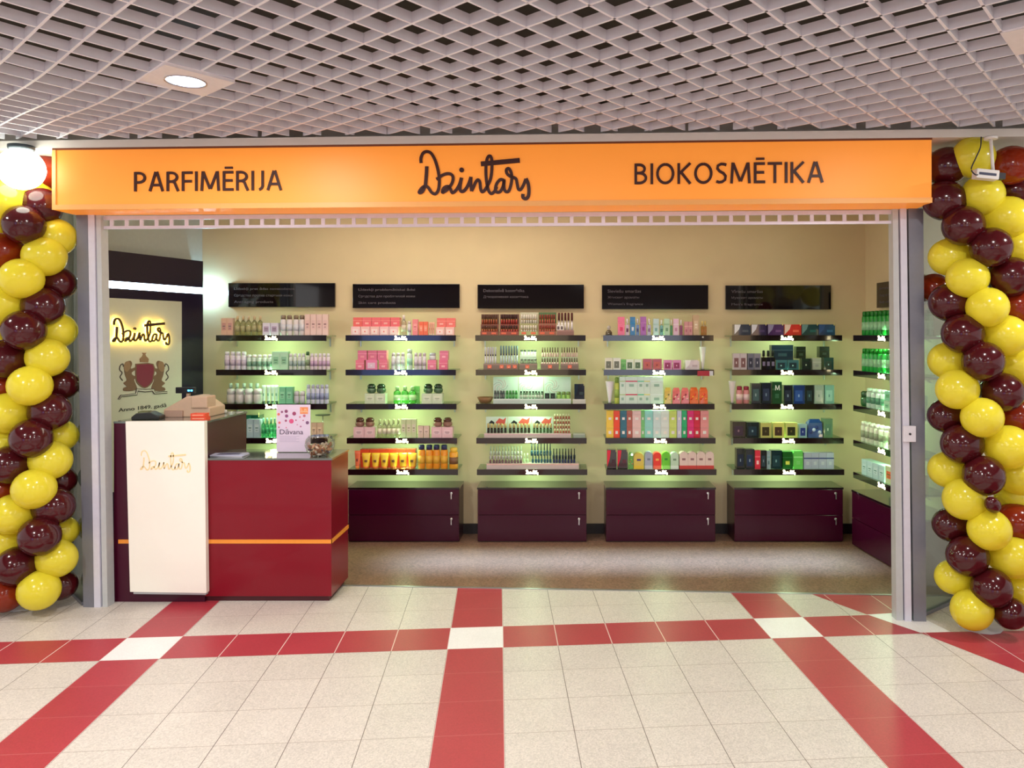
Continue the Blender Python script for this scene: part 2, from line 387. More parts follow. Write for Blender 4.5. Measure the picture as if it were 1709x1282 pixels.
# downlights sitting in plates of the lattice
def downlight(x, y, watts, visible):
    c_, s_ = math.cos(TH+PI/4), math.sin(TH+PI/4); du = round(((x-NX)*c_+(y-NY)*s_)/CELL); dv = round((-(x-NX)*s_+(y-NY)*c_)/CELL)
    x, y = NX+(du*c_-dv*s_)*CELL, NY+(du*s_+dv*c_)*CELL
    r = empty('downlight', (x, y, sag(x, y)), TH+PI/4)
    p = MB(); hs = CELL if visible else CELL
    pl = mat((234,230,232), .5)
    n = 24; ring = [(math.cos(2*PI*i/n), math.sin(2*PI*i/n)) for i in range(n)]
    sq = []
    for cx_, sy_ in ring:
        k = hs/max(abs(cx_), abs(sy_)); sq.append((cx_*k, sy_*k))
    for i in range(n): p.v.append((ring[i][0]*.088, ring[i][1]*.088, -.006))
    for i in range(n): p.v.append((sq[i][0], sq[i][1], -.006))
    for i in range(n): p.v.append((sq[i][0], sq[i][1], .008))
    for i in range(n):
        j = (i+1) % n; p.face([i, n+i, n+j, j], pl); p.face([n+i, 2*n+i, 2*n+j, n+j], pl)
    p.build('plate', r)
    q = MB(); q.lathe([(.09,-.006),(.09,-.009),(.083,-.009),(.083,-.001)], mat((170,168,170), .3, .6), seg=24, caps=False); q.build('trim_ring', r)
    q = MB(); q.lathe([(.001,-.004),(.083,-.004),(.083,-.002),(.001,-.002)], mat((215,228,255), emit=7), seg=24); q.build('lens', r)
    lamp('bulb', 'AREA', (0,0,-.014), watts, (1.0,.95,.89), .16, parent=r)
    return r
dl = []
for i, (x, y, w) in enumerate(DOWN):
    r = downlight(x, y, w, i < 2)
    tag(r, ['round white downlight glowing in a square plate above the left of the sign', 'round downlight in its plate at the top right corner of the lattice ceiling'][i] if i < 2 else 'round downlight in the lattice ceiling further out over the mall floor', 'ceiling light', 'downlights in the lattice ceiling')

# ------------------------------------------------------------------ fascia sign
sg = SIGN.root('fascia_sign')
tag(sg, 'long orange shop fascia sign with brown lettering above the entrance', 'sign')
OR = mat((255,166,64), .42, vary=.02, scale=3); OR.node_tree.nodes['Principled BSDF'].inputs['Emission Color'].default_value = (*lin((255,140,40)), 1); OR.node_tree.nodes['Principled BSDF'].inputs['Emission Strength'].default_value = .30; ORF = mat((255,184,104), .4, vary=.02); ORD = mat((214,120,40), .5)
xl, _ = SIGN.pt(88, 300); xr, _ = SIGN.pt(1555, 300); ZB, ZT = 2.452, 2.822
b = MB(); b.box(xl, xr, 0, .215, ZB, ZT, OR); b.build('box', sg, bevel=.003)
b = MB(); b.box(xl-.001, xr+.001, -.004, .0, ZT-.012, ZT-.001, mat((120,60,25), .5)); b.build('top_gap_shade', sg)  # dark strip painted for the shade in the gap under the bulkhead
b = MB(); b.box(xl-.001, xr+.001, -.006, .0, ZB, ZB+.03, ORF); b.box(xl-.001, xl+.022, -.006, 0, ZB+.03, ZT-.012, ORF); b.build('edge_profile', sg)
BR = mat((62,18,8), .4, vary=.02)
def signtext(name, s, px0, px1, yt0, yb0):
    x0, z1 = SIGN.pt(px0, yt0, -.008); x1, _ = SIGN.pt(px1, yt0, -.008); _, z0 = SIGN.pt(px0, yb0, -.008)
    mb = MB(); strokes(mb, s, x0, x1, z0, z1, -.008, 0, BR); return mb.build(name, sg)
signtext('lettering', 'PARFIM\u0112RIJA', 223, 470.5, 287, 319.5)['label'] = 'brown PARFIMERIJA lettering'
signtext('lettering', 'BIOKOSM\u0112TIKA', 1058.5, 1375, 273, 307.5)['label'] = 'brown BIOKOSMETIKA lettering'
def cropmap(frame, x0, y0, s, yoff):
    return lambda p: frame.pt(x0+p[0]*s, y0+p[1]*s, yoff)
lg = logo(0, 1, 0, 1, -.01, 0, BR, mapf=None)
f_ = cropmap(SIGN, 660, 230, .1521, -.008)
mb = MB(); unit = abs(f_((1000,0))[0]-f_((0,0))[0])/1000
for w, pts in LOGO: ribbon(mb, [f_(p) for p in smooth(pts)], w*unit*1.12, -.0085+random.random()*.001, 0, BR)
ct_ = f_((725,352)); mb.prism([(ct_[0]+27*unit*math.cos(a*PI/6), ct_[1]+27*unit*math.sin(a*PI/6)) for a in range(12)], -.0085, 0, BR)
mb.build('logo', sg)['label'] = 'brown handwritten script logo'

# ------------------------------------------------------------------ roller shutter and posts of the bay
rs = FRONT.root('roller_shutter')
tag(rs, 'rolled-up metal shutter with pale guide rails and perforated bottom bar under the sign', 'shutter')
RAILW = mat((216,216,232), .35, .15); RAILG = mat((192,196,198), .4, .1); GREY = mat((128,130,142), .4, .4); DARK = mat((30,28,36), .5)
def lean(name, frame, pt0, pt1, pb0, pb1, y0, y1, m, parent, ytop=352, dz=0):
    """upright whose face runs from px pt0..pt1 at the top to pb0..pb1 on the floor"""
    mb = MB(); zt = 2.452
    def X(px): return frame.pt(px, 600, y0)[0]
    a, b_, c, d_ = X(pb0), X(pb1), X(pt0), X(pt1)
    mb.hexa([(a,y0),(b_,y0),(b_,y1),(a,y1)], [(c,y0),(d_,y0),(d_,y1),(c,y1)], dz, zt, m)
    return mb.build(name, parent)
lean('guide_rail', FRONT, 146.5, 157, 157, 167.5, -.03, .03, RAILW, rs); lean('guide_rail', FRONT, 160, 168, 171, 179.5, -.02, .05, RAILG, rs)
lean('guide_rail', FRONT, 157, 160, 167.5, 171, .0, .05, mat((112,108,118), .5), rs)
lean('guide_rail', FRONT, 1490, 1499, 1496, 1507.5, -.02, .05, RAILG, rs); lean('guide_rail', FRONT, 1502.5, 1513, 1510.5, 1521.5, -.03, .03, RAILW, rs)
lean('guide_rail', FRONT, 1499, 1502.5, 1507.5, 1510.5, .0, .05, mat((112,108,118), .5), rs)
b = MB(); x0 = FRONT.pt(169, 400)[0]; x1 = FRONT.pt(1490, 400)[0]
b.box(x0, x1, .005, .02, 2.425, 2.45, RAILW); b.box(x0, x1, .005, .022, 2.368, 2.386, RAILW)
k = x0+.05
while k < x1-.02:
    b.box(k, k+.022, .007, .018, 2.386, 2.425, RAILW); k += .0965
b.build('bottom_bar', rs)
q0 = FRONT.pt(1508, 711, -.05); q1 = FRONT.pt(1529, 738, -.05)
b = MB(); b.box(q0[0], q1[0], -.052, -.03, q1[1], q0[1], mat((225,222,232), .35)); lk = b.build('lock', rs, bevel=.004)
b = MB(); b.lathe([(.007,0),(.007,.004)], DARK, seg=12); kh = b.build('keyhole', lk); kh.rotation_euler = (PI/2,0,0); kh.location = ((q0[0]+q1[0])/2, -.052, (q0[1]+q1[1])/2)
fr = lean('trim_3', FRONT, 127, 146, 139, 156.5, -.03, .035, GREY, None); fr.location = (FRONT.ox, FRONT.oy, 0); fr.rotation_euler = (0,0,AF); struct(fr)
fr = lean('trim_4', FRONT, 1516, 1541, 1525, 1546, -.03, .035, GREY, None); fr.location = (FRONT.ox, FRONT.oy, 0); fr.rotation_euler = (0,0,AF); struct(fr)
# slanting glass returns of the bay
def glass_wall(name, a, b_, z1=2.82):
    L = math.hypot(b_[0]-a[0], b_[1]-a[1]); ang = math.atan2(b_[1]-a[1], b_[0]-a[0])
    m = MB(); m.box(0, L, -.005, .005, .02, z1, pane((.84,.92,.88), .08)); g = m.build(name, loc=(a[0], a[1], 0), rz=ang); struct(g)
    m = MB(); m.box(0, L, -.012, .012, 0, .02, GREY); m.box(0, L, -.012, .012, z1, z1+.03, GREY); t = m.build('window_frame', g)
    return g
glass_wall('window_5', (-3.005, 4.80), (-3.50, 5.30)); glass_wall('window_6', (2.135, 4.57), (2.72, 5.02))

# ------------------------------------------------------------------ left wall display unit
un = LEFT.root('wall_display')
tag(un, 'dark wall display with a white light bar, lit script logo and crest behind the counter', 'display')
DK = mat((26,12,44), .3, coat=.15, spec=.3); DK2 = mat((36,12,10), .3)
zt = 2.32; z_b1, z_b0 = 2.098, 2.045
b = MB(); b.box(-1.14, 0, -.02, .1, z_b1, zt, DK); b.build('upper_panel', un)
b = MB(); b.box(-1.14, .004, -.012, .09, z_b0, z_b1, mat((215,238,255), emit=9)); b.build('light_bar', un)['label'] = 'glowing white light bar'
b = MB(); b.box(-1.14, 0, -.02, .1, 0, z_b0, DK); b.build('lower_panel', un)
b = MB(); b.box(-.905, -.235, -.034, -.02, .55, 1.972, mat((204,204,186), .5, vary=.03)); b.build('poster_board', un)
lf = cropmap(LEFT, 160, 480, .1716, -.06)
def lmap(p): return lf((165+(p[0]-250)*(720-165)/(1475-250), 300+(p[1]-145)*(560-300)/(680-145)))
mb = MB(); u2 = abs(lmap((1000,400))[0]-lmap((400,400))[0])/600
for w, pts in LOGO: ribbon(mb, [lmap(p) for p in smooth(pts)], w*u2*1.12, -.064+random.random()*.001, -.052, mat((60,24,12), .35))
mb.prism([(lmap((725,352))[0]+27*u2*math.cos(a*PI/6), lmap((725,352))[1]+27*u2*math.sin(a*PI/6)) for a in range(12)], -.064, -.052, mat((60,24,12), .35))
mb.build('logo', un)['label'] = 'brown script logo letters standing off the board'
mb = MB()
for w, pts in LOGO: ribbon(mb, [lmap(p) for p in smooth(pts, 3)], w*u2*1.0, -.05, -.046, mat((255,214,80), emit=26))
mb.build('backlight', un)['label'] = 'yellow glow behind the script logo'
# crest
cr = empty('crest'); cr.parent = un
cf = cropmap(LEFT, 160, 480, .1716, -.036)
def poly(name, pts, m, y=-.037, sm=True):
    mb = MB(); P = [cf(p) for p in (smooth(pts+[pts[0]], 3)[:-1] if sm else pts)]; mb.prism(P, y, -.033, m); return mb.build(name, cr)
TAN = mat((120,92,70), .6); TAN2 = mat((150,120,90), .6); CR = mat((128,26,62), .5); OUT = mat((70,60,56), .6); WH = mat((205,205,190), .6)
for sgn in (1, -1):
    def mx(l): return [(470+sgn*(x-470), y) for x, y in l]
    poly('lion', mx([(292,722),(335,712),(352,742),(340,790),(398,770),(402,792),(352,822),(356,850),(398,868),(404,884),(372,894),(392,950),(398,985),(352,1006),(272,1004),(270,976),(300,962),(268,930),(300,902),(284,850),(276,790)]), TAN)
    poly('lion_mane', mx([(285,730),(318,716),(334,750),(330,790),(300,820),(276,800),(274,760)]), TAN2, -.0378)
    mb = MB(); ribbon(mb, [cf(p) for p in smooth(mx([(262,905),(236,870),(256,830),(232,800),(238,760),(262,742),(268,770)]), 4)], 9*u2*2, -.037, -.033, OUT); mb.build('tail', cr)
poly('shield_border', [(384,742),(558,742),(562,870),(540,935),(474,980),(402,935),(384,870)], TAN, -.0385)
poly('shield', [(394,752),(550,752),(550,870),(532,925),(474,968),(412,925),(394,870)], CR, -.0395)
poly('crown', [(430,726),(426,694),(452,668),(460,650),(448,634),(492,634),(480,650),(488,668),(514,694),(508,728)], TAN2, -.0385, False)
poly('ribbon', [(216,1084),(238,1048),(300,1030),(384,1026),(392,982),(474,990),(560,984),(572,1018),(690,1006),(690,1026),(566,1034),(545,1004),(474,1012),(404,1004),(396,1044),(244,1060),(226,1088)], WH, -.041, False)
mb = MB()
for seg_ in ([(216,1084),(238,1048),(384,1030),(392,984),(474,992),(560,986),(572,1018),(690,1010)], [(226,1088),(244,1060),(396,1044),(404,1006),(474,1014),(545,1006),(566,1034),(690,1026)]):
    ribbon(mb, [cf(p) for p in seg_], 6*u2*2, -.0425, -.036, OUT)
mb.build('ribbon_outline', cr)
tx0, tz0 = cf((222,1222)); tx1, tz1 = cf((684,1150)); zz = (tz0+cf((222,1172))[1])/2
text('lettering', 'Anno 1849. gad\u0101', tx0, tx1, cf((222,1222))[1], cf((222,1172))[1], -.034, mat((60,62,54), .6), un, .003, .0)

# ------------------------------------------------------------------ counter
ct = CNT.root('shop_counter')
tag(ct, 'dark red gloss shop counter with tall white logo panel and orange band', 'counter')
RED = mat((128,5,28), .3, coat=.1, vary=.05, scale=4, spec=.35); REDD = mat((66,4,34), .35, coat=.1, spec=.35); GT = mat((96,104,100), .08, coat=.6, spec=.8)
XA, XB, XC = -2.85, -2.27, -1.463
b = MB(); b.box(XA, XB, 0, .64, .0, 1.138, REDD); b.build('tall_body', ct)
b = MB(); b.box(XB, XC, 0, .38, .035, .903, RED); b.build('low_body', ct)
b = MB(); b.box(XB, XC-.02, .02, .36, 0, .035, mat((70,6,20), .35)); b.build('plinth', ct)
b = MB(); b.box(XA, XB+.006, -.004, .645, 1.138, 1.15, GT); b.build('tall_top', ct)
b = MB(); b.box(XB+.006, XC+.006, -.006, .386, .903, .915, GT); b.build('low_top', ct)
OB = mat((240,150,50), .4)
b = MB(); b.box(XA+.03, XC+.004, -.004, .0, .372, .397, OB); b.box(XC, XC+.004, -.004, .384, .372, .397, OB); b.build('orange_band', ct)
P = lambda px, py: CNT.pt(px, py, -.045)
b = MB(); b.prism([P(209.5,703.5), P(341,703), P(344.5,990), P(217,988)], -.045, -.006, mat((252,249,238), .22, coat=.3, vary=.01)); b.build('white_panel', ct)
b = MB(); b.prism([P(222,988), P(343,990), P(343,993.5), P(222,992)], -.04, -.006, mat((170,172,176), .3)); b.build('panel_foot', ct)
def kmap(p): return CNT.pt(234+(p[0]-250)*(318-234)/1225, 752+(p[1]-145)*(789-752)/535, -.046)
mb = MB(); u3 = abs(kmap((1000,400))[0]-kmap((400,400))[0])/600
for w, pts in LOGO: ribbon(mb, [kmap(p) for p in smooth(pts, 3)], w*u3*.9, -.047, -.044, mat((250,226,172), .3, vary=.02))
mb.build('logo', ct)['label'] = 'pale gold script logo on the white panel'
# things on the counter
def onct(px, py_base, ztop):                              # world x,y of a point on a top surface
    return gp(px, py_base, ztop)
x, y = gp(286, 694, 1.15)
r = empty('cash_register', (-2.50, 5.24, 1.15)); tag(r, 'beige cash register on the tall counter', 'cash register')
BG = mat((206,176,150), .5); BG2 = mat((182,150,132), .5)
b = MB(); b.prism([(-.17,0),(.14,0),(.14,.06),(.03,.135),(-.02,.135),(-.17,.05)], -.12, .12, BG); b.build('body', r, bevel=.006)
b = MB(); b.box(-.155, -.035, -.135, -.02, .0, .045, BG2); b.build('keyboard', r, bevel=.003)
b = MB(); b.box(.02, .13, -.135, .0, .06, .14, BG); b.build('printer_cover', r, bevel=.008)
b = MB(); b.box(-.09, -.07, .03, .05, .08, .155, BG2); b.build('display_pole', r)
b = MB(); b.box(-.16, -.03, .02, .05, .148, .19, mat((14,16,24), .3)); ds = b.build('customer_display', r, bevel=.003)
b = MB(); b.box(-.075, -.062, .018, .0201, .163, .173, mat((70,180,255), emit=6)); b.box(-.055, -.042, .018, .0201, .163, .173, mat((70,180,255), emit=6)); b.build('digits', ds)
r = empty('card_terminal', (-2.70, 5.0, 1.15), .2); tag(r, 'dark card terminal lying on the tall counter', 'card terminal')
b = MB(); b.prism([(-.09,0),(.08,0),(.08,.02),(.02,.05),(-.06,.045),(-.09,.02)], -.06, .06, mat((34,34,26), .35)); b.build('body', r, bevel=.005)
b = MB(); b.box(-.055, .005, -.045, .03, .045, .053, mat((110,118,70), .2)); b.build('screen', r)
RO = mat((235,82,50), .45)
for i, (w_, z_) in enumerate(((.1, 0), (.094, .022))):
    b = MB(); b.box(-w_/2, w_/2, -.03, .03, 0, .021, RO); b.box(-w_/2+.01, w_/2-.012, -.0305, -.03, .007, .013, mat((250,170,140), .5))
    tag(b.build('small_carton', loc=(-2.345-.004*i, 4.96, 1.15+z_), rz=.03*i), ['lower of two small orange-red cartons on the tall counter edge', 'upper of two small orange-red cartons on the tall counter edge'][i], 'carton', 'orange-red cartons on the counter')
b = MB(); b.ball(.014, mat((225,225,215), .1, trans=.3), (0,0,.014)); tag(b.build('glass_ball', loc=(-2.36, 5.36, 1.15)), 'tiny pale glass ball on the back edge of the tall counter', 'ball')
# leaflets
r = empty('leaflet_pile', (-2.17, 4.96, .915), .06)
for i in range(4):
    b = MB(); b.box(-.095, .115, -.05, .06, i*.003, i*.003+.0026, mat((210-8*i,206-6*i,214), .4)); o = b.build('leaflet', loc=(-2.165+random.uniform(-.006,.006), 4.965+random.uniform(-.006,.006), .915+i*.003), rz=.05*i-.05)
    o.data.transform(__import__('mathutils').Matrix.Translation((0,0,-i*.003)))
    if i == 3:
        b = MB(); b.box(-.06, .08, -.03, .045, .0026, .0029, mat((96,96,130), .3)); b.build('cover_photo', o)
    tag(o, '%s magazine in the pile lying on the low counter' % ['bottom','second','third','topmost photo-covered'][i], 'magazine', 'magazines piled on the low counter')
bpy.data.objects.remove(r)
# Davana card stand
DV = Frame(0, 5.10, 0)
r = DV.root('counter_sign'); tag(r, 'white card sign reading D\u0101vana with pink dots on the low counter', 'sign')
dx0, dz1 = DV.pt(461.5, 675.5); dx1, dz0 = DV.pt(518, 756); dz0 = .915
b = MB(); b.box(dx0, dx1, 0, .004, dz0+.004, dz1, mat((232,214,236), .35, vary=.01)); b.build('card', r)
b = MB(); b.box(dx0, dx1, -.004, .05, dz0, dz0+.004, pane((.95,.95,.97), .1)); b.build('acrylic_foot', r)
b = MB()
dots = [(930,482,14,(150,90,130)),(980,474,20,(140,70,110)),(1075,502,23,(165,70,110)),(985,530,20,(150,80,130)),(890,510,16,(230,120,100)),(1042,592,28,(226,90,140)),(976,586,14,(170,90,130)),(1195,528,16,(200,110,130)),(1143,542,11,(210,130,140)),(1232,610,20,(130,90,130)),(900,610,15,(230,120,130)),(1096,580,9,(190,90,130)),(1182,582,8,(180,100,130)),(893,664,10,(200,110,150)),(980,668,8,(220,120,160)),(1112,634,9,(215,160,190)),(1152,655,11,(190,130,170))]
for x_, y_, r_, c_ in dots:
    X_, Z_ = DV.pt(340+x_*.1404, 620+y_*.1404, -.001); rr = r_*.1404*5.10/F
    b.prism([(X_+rr*math.cos(a*PI/6), Z_+rr*math.sin(a*PI/6)) for a in range(12)], -.001, 0, mat(c_, .4, vary=.02))
b.build('dot_print', r)
q0 = DV.pt(340+1145*.1404, 620+425*.1404); q1 = DV.pt(340+1240*.1404, 620+505*.1404)
b = MB(); b.box(q0[0], q1[0], -.001, 0, q1[1], q0[1], mat((246,150,90), .4)); pt_ = b.build('print_square', r)
lo = logo(q0[0]+.003, q1[0]-.003, q1[1]+.006, q0[1]-.006, -.0016, -.001, mat((255,225,190), .4), n=2, wf=1.3); lo.build('logo', r)
q0 = DV.pt(467, 716.5); q1 = DV.pt(506, 725)
text('lettering', 'D\u0101vana', q0[0], q1[0], q1[1], q0[1], 0, mat((80,60,90), .5), r, .0012)
b = MB()
for i in range(5):
    z_ = q1[1]-.014-i*.009; b.box(q0[0], q0[0]+.13-.02*(i % 2), -.0008, 0, z_, z_+.0025, mat((196,180,206), .5))
b.build('small_print', r)
# glass bowl of wrapped sweets
bx, by = gp(534, 757, .915); by = 4.965; bx = (534-CX)*by/F
r = empty('glass_bowl', (bx, by, .915)); tag(r, 'round glass bowl on the right end of the low counter', 'bowl')
prof = [(.035,0),(.06,.008),(.085,.035),(.096,.07),(.09,.105),(.072,.128)]
b = MB(); b.lathe(prof, pane((.97,.985,.975), .03), seg=28); b.f = b.f[:-1]; b.m = b.m[:-1]; b.sm = b.sm[:-1]; b.build('bowl', r)
b = MB()
for i in range(28): pass
b.lathe([(.0725,.127),(.0745,.127),(.0745,.130),(.0725,.130)], pane((.8,.86,.84), .5), seg=28); b.build('rim', r)
CN = [(214,160,120),(226,196,170),(184,120,84),(236,220,206),(160,104,70),(120,96,110)]
spots = []
for i in range(60):
    for _ in range(30):
        a = random.random()*2*PI; q = random.random()**.5*.074; z = random.uniform(.012, .072)
        if q > .05+z*.35: continue
        if all((q*math.cos(a)-s[0])**2+(q*math.sin(a)-s[1])**2+(z-s[2])**2 > .021**2 for s in spots): spots.append((q*math.cos(a), q*math.sin(a), z)); break
proto = {}
for i, (sx_, sy_, sz_) in enumerate(spots):
    ci = i % len(CN)
    if ci not in proto:
        b = MB(); m_ = mat(CN[ci], .3); b.lathe([(.001,-.018),(.006,-.015),(.002,-.011),(.008,-.006),(.008,.006),(.002,.011),(.006,.015),(.001,.018)], m_, seg=8); proto[ci] = b.mesh('wrapped_sweet')
    o = bpy.data.objects.new('wrapped_sweet', proto[ci]); C.objects.link(o); o.location = (bx+sx_, by+sy_, .915+sz_); o.rotation_euler = (random.uniform(.6,2.2), random.uniform(-.5,.5), random.random()*6)
    tag(o, '%s wrapped sweet heaped in the glass bowl on the counter' % ['gold-tan','cream','copper','pale cream','brown','grey-violet'][ci], 'sweet', 'wrapped sweets in the glass bowl')

# ------------------------------------------------------------------ wall units : header, shelves, cabinet
SHT = [1.700, 1.417, 1.137, .857, .599]                    # top edges of the five shelves
COLS = {1: [(360,545),(360,545),(360.5,546),(362,547),(364,549)], 2: [(576.5,761),(576.5,761),(577.5,762),(578.5,763),(580.5,764)],
        3: [(793.5,977),(794,978),(794.5,978),(795,979),(796.5,979.5)], 4: [(1007.5,1190),(1008.5,1191),(1009,1192),(1011,1193.5),(1012.5,1195)],
        5: [(1223,1404),(1223,1404.5),(1223,1404),(1225.5,1406.5),(1226.5,1407.5)]}
WHERE = {1: 'first wall unit beside the lit display', 2: 'second wall unit from the left', 3: 'middle wall unit', 4: 'fourth wall unit from the left', 5: 'fifth wall unit, nearest the right corner', 6: 'side wall unit behind the right post'}
ORDN = ['top', 'second', 'third', 'fourth', 'bottom']
FAS = mat((24,10,16), .12, coat=.5); GSH = pane((.78,.9,.84), .1, .05); LOGM = mat((255,240,190), emit=14); BRK = mat((190,196,190), .3, .7)
logo_me = logo(-.05, .05, -.019, .019, -.003, 0, LOGM, wf=1.7, n=2).mesh('logo')
fas_me = MB().box(-.4525, .4525, 0, .012, -.047, 0, FAS).mesh('fascia')
brd_me = MB().box(-.4525, .4525, .012, .275, -.012, -.002, GSH).mesh('glass_board')
bm_ = MB(); bm_.prism([(-.004,0),(.004,0),(.004,-.016),(-.004,-.016)], .03, .288, BRK)
bm_.hexa([(-.004,.14),(.004,.14),(.004,.16),(-.004,.16)], [(-.004,.1),(.004,.1),(.004,.12),(-.004,.12)], -.04, -.012, BRK); bm_.box(-.005,.005,.275,.289,-.085,-.01,BRK)
brk_me = bm_.mesh('bracket')
def link(name, me, parent=None, loc=(0,0,0), rz=0):
    o = bpy.data.objects.new(name, me); C.objects.link(o); o.location = loc; o.rotation_euler = (0,0,rz)
    if parent: o.parent = parent
    return o
SHELF = {}                                                  # (unit, shelf) -> (frame, y of fascia, ztop)
def shelf(unit, i, frame, cx_, yf, z):
    wx = frame.w(cx_, yf, z)
    r = empty('wall_shelf', wx, frame.a)
    link('fascia', fas_me, r); link('glass_board', brd_me, r)
    for s in (-.40, .40): link('bracket', brk_me, r, (s, 0, -.012))
    link('logo', logo_me, r, (0, 0, -.0235))['label'] = 'glowing script logo'
    tag(r, '%s shelf with glowing logo, %s' % (['topmost','second from top','middle','fourth from top','lowest'][i], WHERE[unit]), 'shelf', 'shelves on the wall units')
    lamp('shelf_lamp', 'POINT', (0, .05, -.03), 2.5 if unit < 6 else 2.7, (.60, 1.0, .56), .03, parent=r)
    SHELF[(unit, i)] = (frame, yf, z)
for u, rows in COLS.items():
    for i, (a, b_) in enumerate(rows):
        shelf(u, i, CAB, (CAB.pt((a+b_)/2, 600)[0]), 0, SHT[i])
for i in range(5): shelf(6, i, RIGHT, .455, -.29, SHT[i])
HEAD = mat((16,10,16), .06, coat=.7, vary=.02)
HT = {1: ['L\u012bdzek\u013ci pret \u0101das noveco\u0161anos', '\u0421\u0440\u0435\u0434\u0441\u0442\u0432\u0430 \u043f\u0440\u043e\u0442\u0438\u0432 \u0441\u0442\u0430\u0440\u0435\u043d\u0438\u044f \u043a\u043e\u0436\u0438', 'Anti-aging products'],
      2: ['L\u012bdzek\u013ci problem\u0101tiskai \u0101dai', '\u0421\u0440\u0435\u0434\u0441\u0442\u0432\u0430 \u0434\u043b\u044f \u043f\u0440\u043e\u0431\u043b\u0435\u043c\u043d\u043e\u0439 \u043a\u043e\u0436\u0438', 'Skin care products'],
      3: ['Dekorat\u012bv\u0101 kosm\u0113tika', '\u0414\u0435\u043a\u043e\u0440\u0430\u0442\u0438\u0432\u043d\u0430\u044f \u043a\u043e\u0441\u043c\u0435\u0442\u0438\u043a\u0430'],
      4: ['Sievie\u0161u smar\u017eas', '\u0416\u0435\u043d\u0441\u043a\u0438\u0435 \u0430\u0440\u043e\u043c\u0430\u0442\u044b', "Women's fragrance"],
      5: ['V\u012brie\u0161u smar\u017eas', '\u041c\u0443\u0436\u0441\u043a\u0438\u0435 \u0430\u0440\u043e\u043c\u0430\u0442\u044b', "Men's fragrance"], 6: ['\u0136erme\u0146a kop\u0161ana', '\u0423\u0445\u043e\u0434 \u0437\u0430 \u0442\u0435\u043b\u043e\u043c', 'Body care']}
HP = {1: (381,559,472.5), 2: (588.5,767,474), 3: (797,974.5,475), 4: (1004.5,1182,476), 5: (1211,1387,476.5)}
TXM = mat((96,90,98), .5)
def header(u, frame, x0, x1, z0, z1):
    r = frame.root('header_panel'); tag(r, 'glossy black header panel on the wall above the %s' % WHERE[u], 'panel', 'header panels above the shelves')
    b = MB(); b.box(x0, x1, -.03, 0, z0, z1, HEAD); b.build('panel', r, bevel=.002)
    for i, s in enumerate(HT[u]):
        zz = z1-.052-i*.056
        wmax = min(.52, .0165*len(s)+.02)
        text('lettering', s, x0+.05, x0+.05+wmax, zz-.012, zz+.014, -.03, TXM, r, .001)
for u, (a, b_, y_) in HP.items():
    x0, z1 = BACK.pt(a, y_, -.03); x1, _ = BACK.pt(b_, y_, -.03)
    header(u, BACK, x0, x1, z1-.205, z1)
header(6, RIGHT, -.12, .79, 1.925, 2.13)
CABM = mat((62,3,34), .25, coat=.15, vary=.04, spec=.3); CABT = mat((24,10,18), .1, coat=.5); SIL = mat((220,220,225), .25, .9)
def cabinet(u, frame, x0, x1, yf, depth=.285):
    r = frame.root('drawer_cabinet'); tag(r, 'low dark red two-drawer cabinet under the %s' % WHERE[u], 'cabinet', 'low cabinets along the shop walls')
    b = MB(); b.box(x0, x1, yf+.02, yf+depth, .0, .435, mat((50,8,22), .3)); b.build('body', r)
    b = MB(); b.box(x0-.004, x1+.004, yf-.002, yf+depth, .435, .45, CABT); b.build('top', r)
    for z0, z1 in ((.012, .222), (.226, .433)):
        b = MB(); b.box(x0+.001, x1-.001, yf, yf+.02, z0, z1, CABM); dr = b.build('drawer', r, bevel=.0015)
        kx, kz = x1-.062, z1-.03
        b = MB(); b.lathe([(.011,0),(.011,.006),(.006,.008)], SIL, seg=12); l = b.build('lock', dr, (kx, yf, kz)); l.rotation_euler = (PI/2,0,0)
        b = MB(); b.box(-.004, .004, -.014, -.011, -.045, .0, SIL); b.build('key', dr, (kx, yf, kz))
for u, (a, b_) in {1: (366,550), 2: (581.5,766), 3: (797,979), 4: (1011.5,1194), 5: (1226,1407)}.items():
    cabinet(u, CAB, CAB.pt(a, 860)[0], CAB.pt(b_, 860)[0], 0)
cabinet(6, RIGHT, -.02, 1.0, -.29, .288)

# ------------------------------------------------------------------ goods
INK = mat((70,60,66), .5)
def g_box(w, h, d, c1, c2, c3):
    b = MB(); b.box(-w/2, w/2, 0, d, 0, h, mat(c1, .35)); 
    b.box(-w*.32, w*.32, -.0012, 0, h*.3, h*.72, mat(c2, .4)); b.box(-w*.22, w*.22, -.002, -.0012, h*.5, h*.56, mat(c3, .5)); b.box(-w*.16, w*.16, -.002, -.0012, h*.38, h*.41, mat(c3, .5))
    return b
def g_plain(w, h, d, c1, c2, c3):
    b = MB(); b.box(-w/2, w/2, 0, d, 0, h, mat(c1, .25, coat=.3)); b.box(-w/2-.0004, w/2+.0004, -.0008, 0, h*.62, h*.7, mat(c2, .4)); b.box(-w*.2, w*.2, -.0014, 0, h*.25, h*.45, mat(c3, .4)); return b
def g_bottle(w, h, d, c1, c2, c3, trans=0):
    b = MB(); r = w/2; m = mat(c1, .15, trans=trans, coat=.3)
    b.lathe([(r*.9,0),(r,.004),(r,h*.62),(r*.8,h*.7),(r*.42,h*.75),(r*.42,h*.78)], m, cy=r, seg=12)
    b.lathe([(r*.5,h*.78),(r*.52,h*.97),(r*.4,h)], mat(c2, .3), cy=r, seg=12)
    b.lathe([(r*1.02,h*.2),(r*1.02,h*.5)], mat(c3, .4), cy=r, seg=12); return b
def g_clear(w, h, d, c1, c2, c3): return g_bottle(w, h, d, c1, c2, c3, .75)
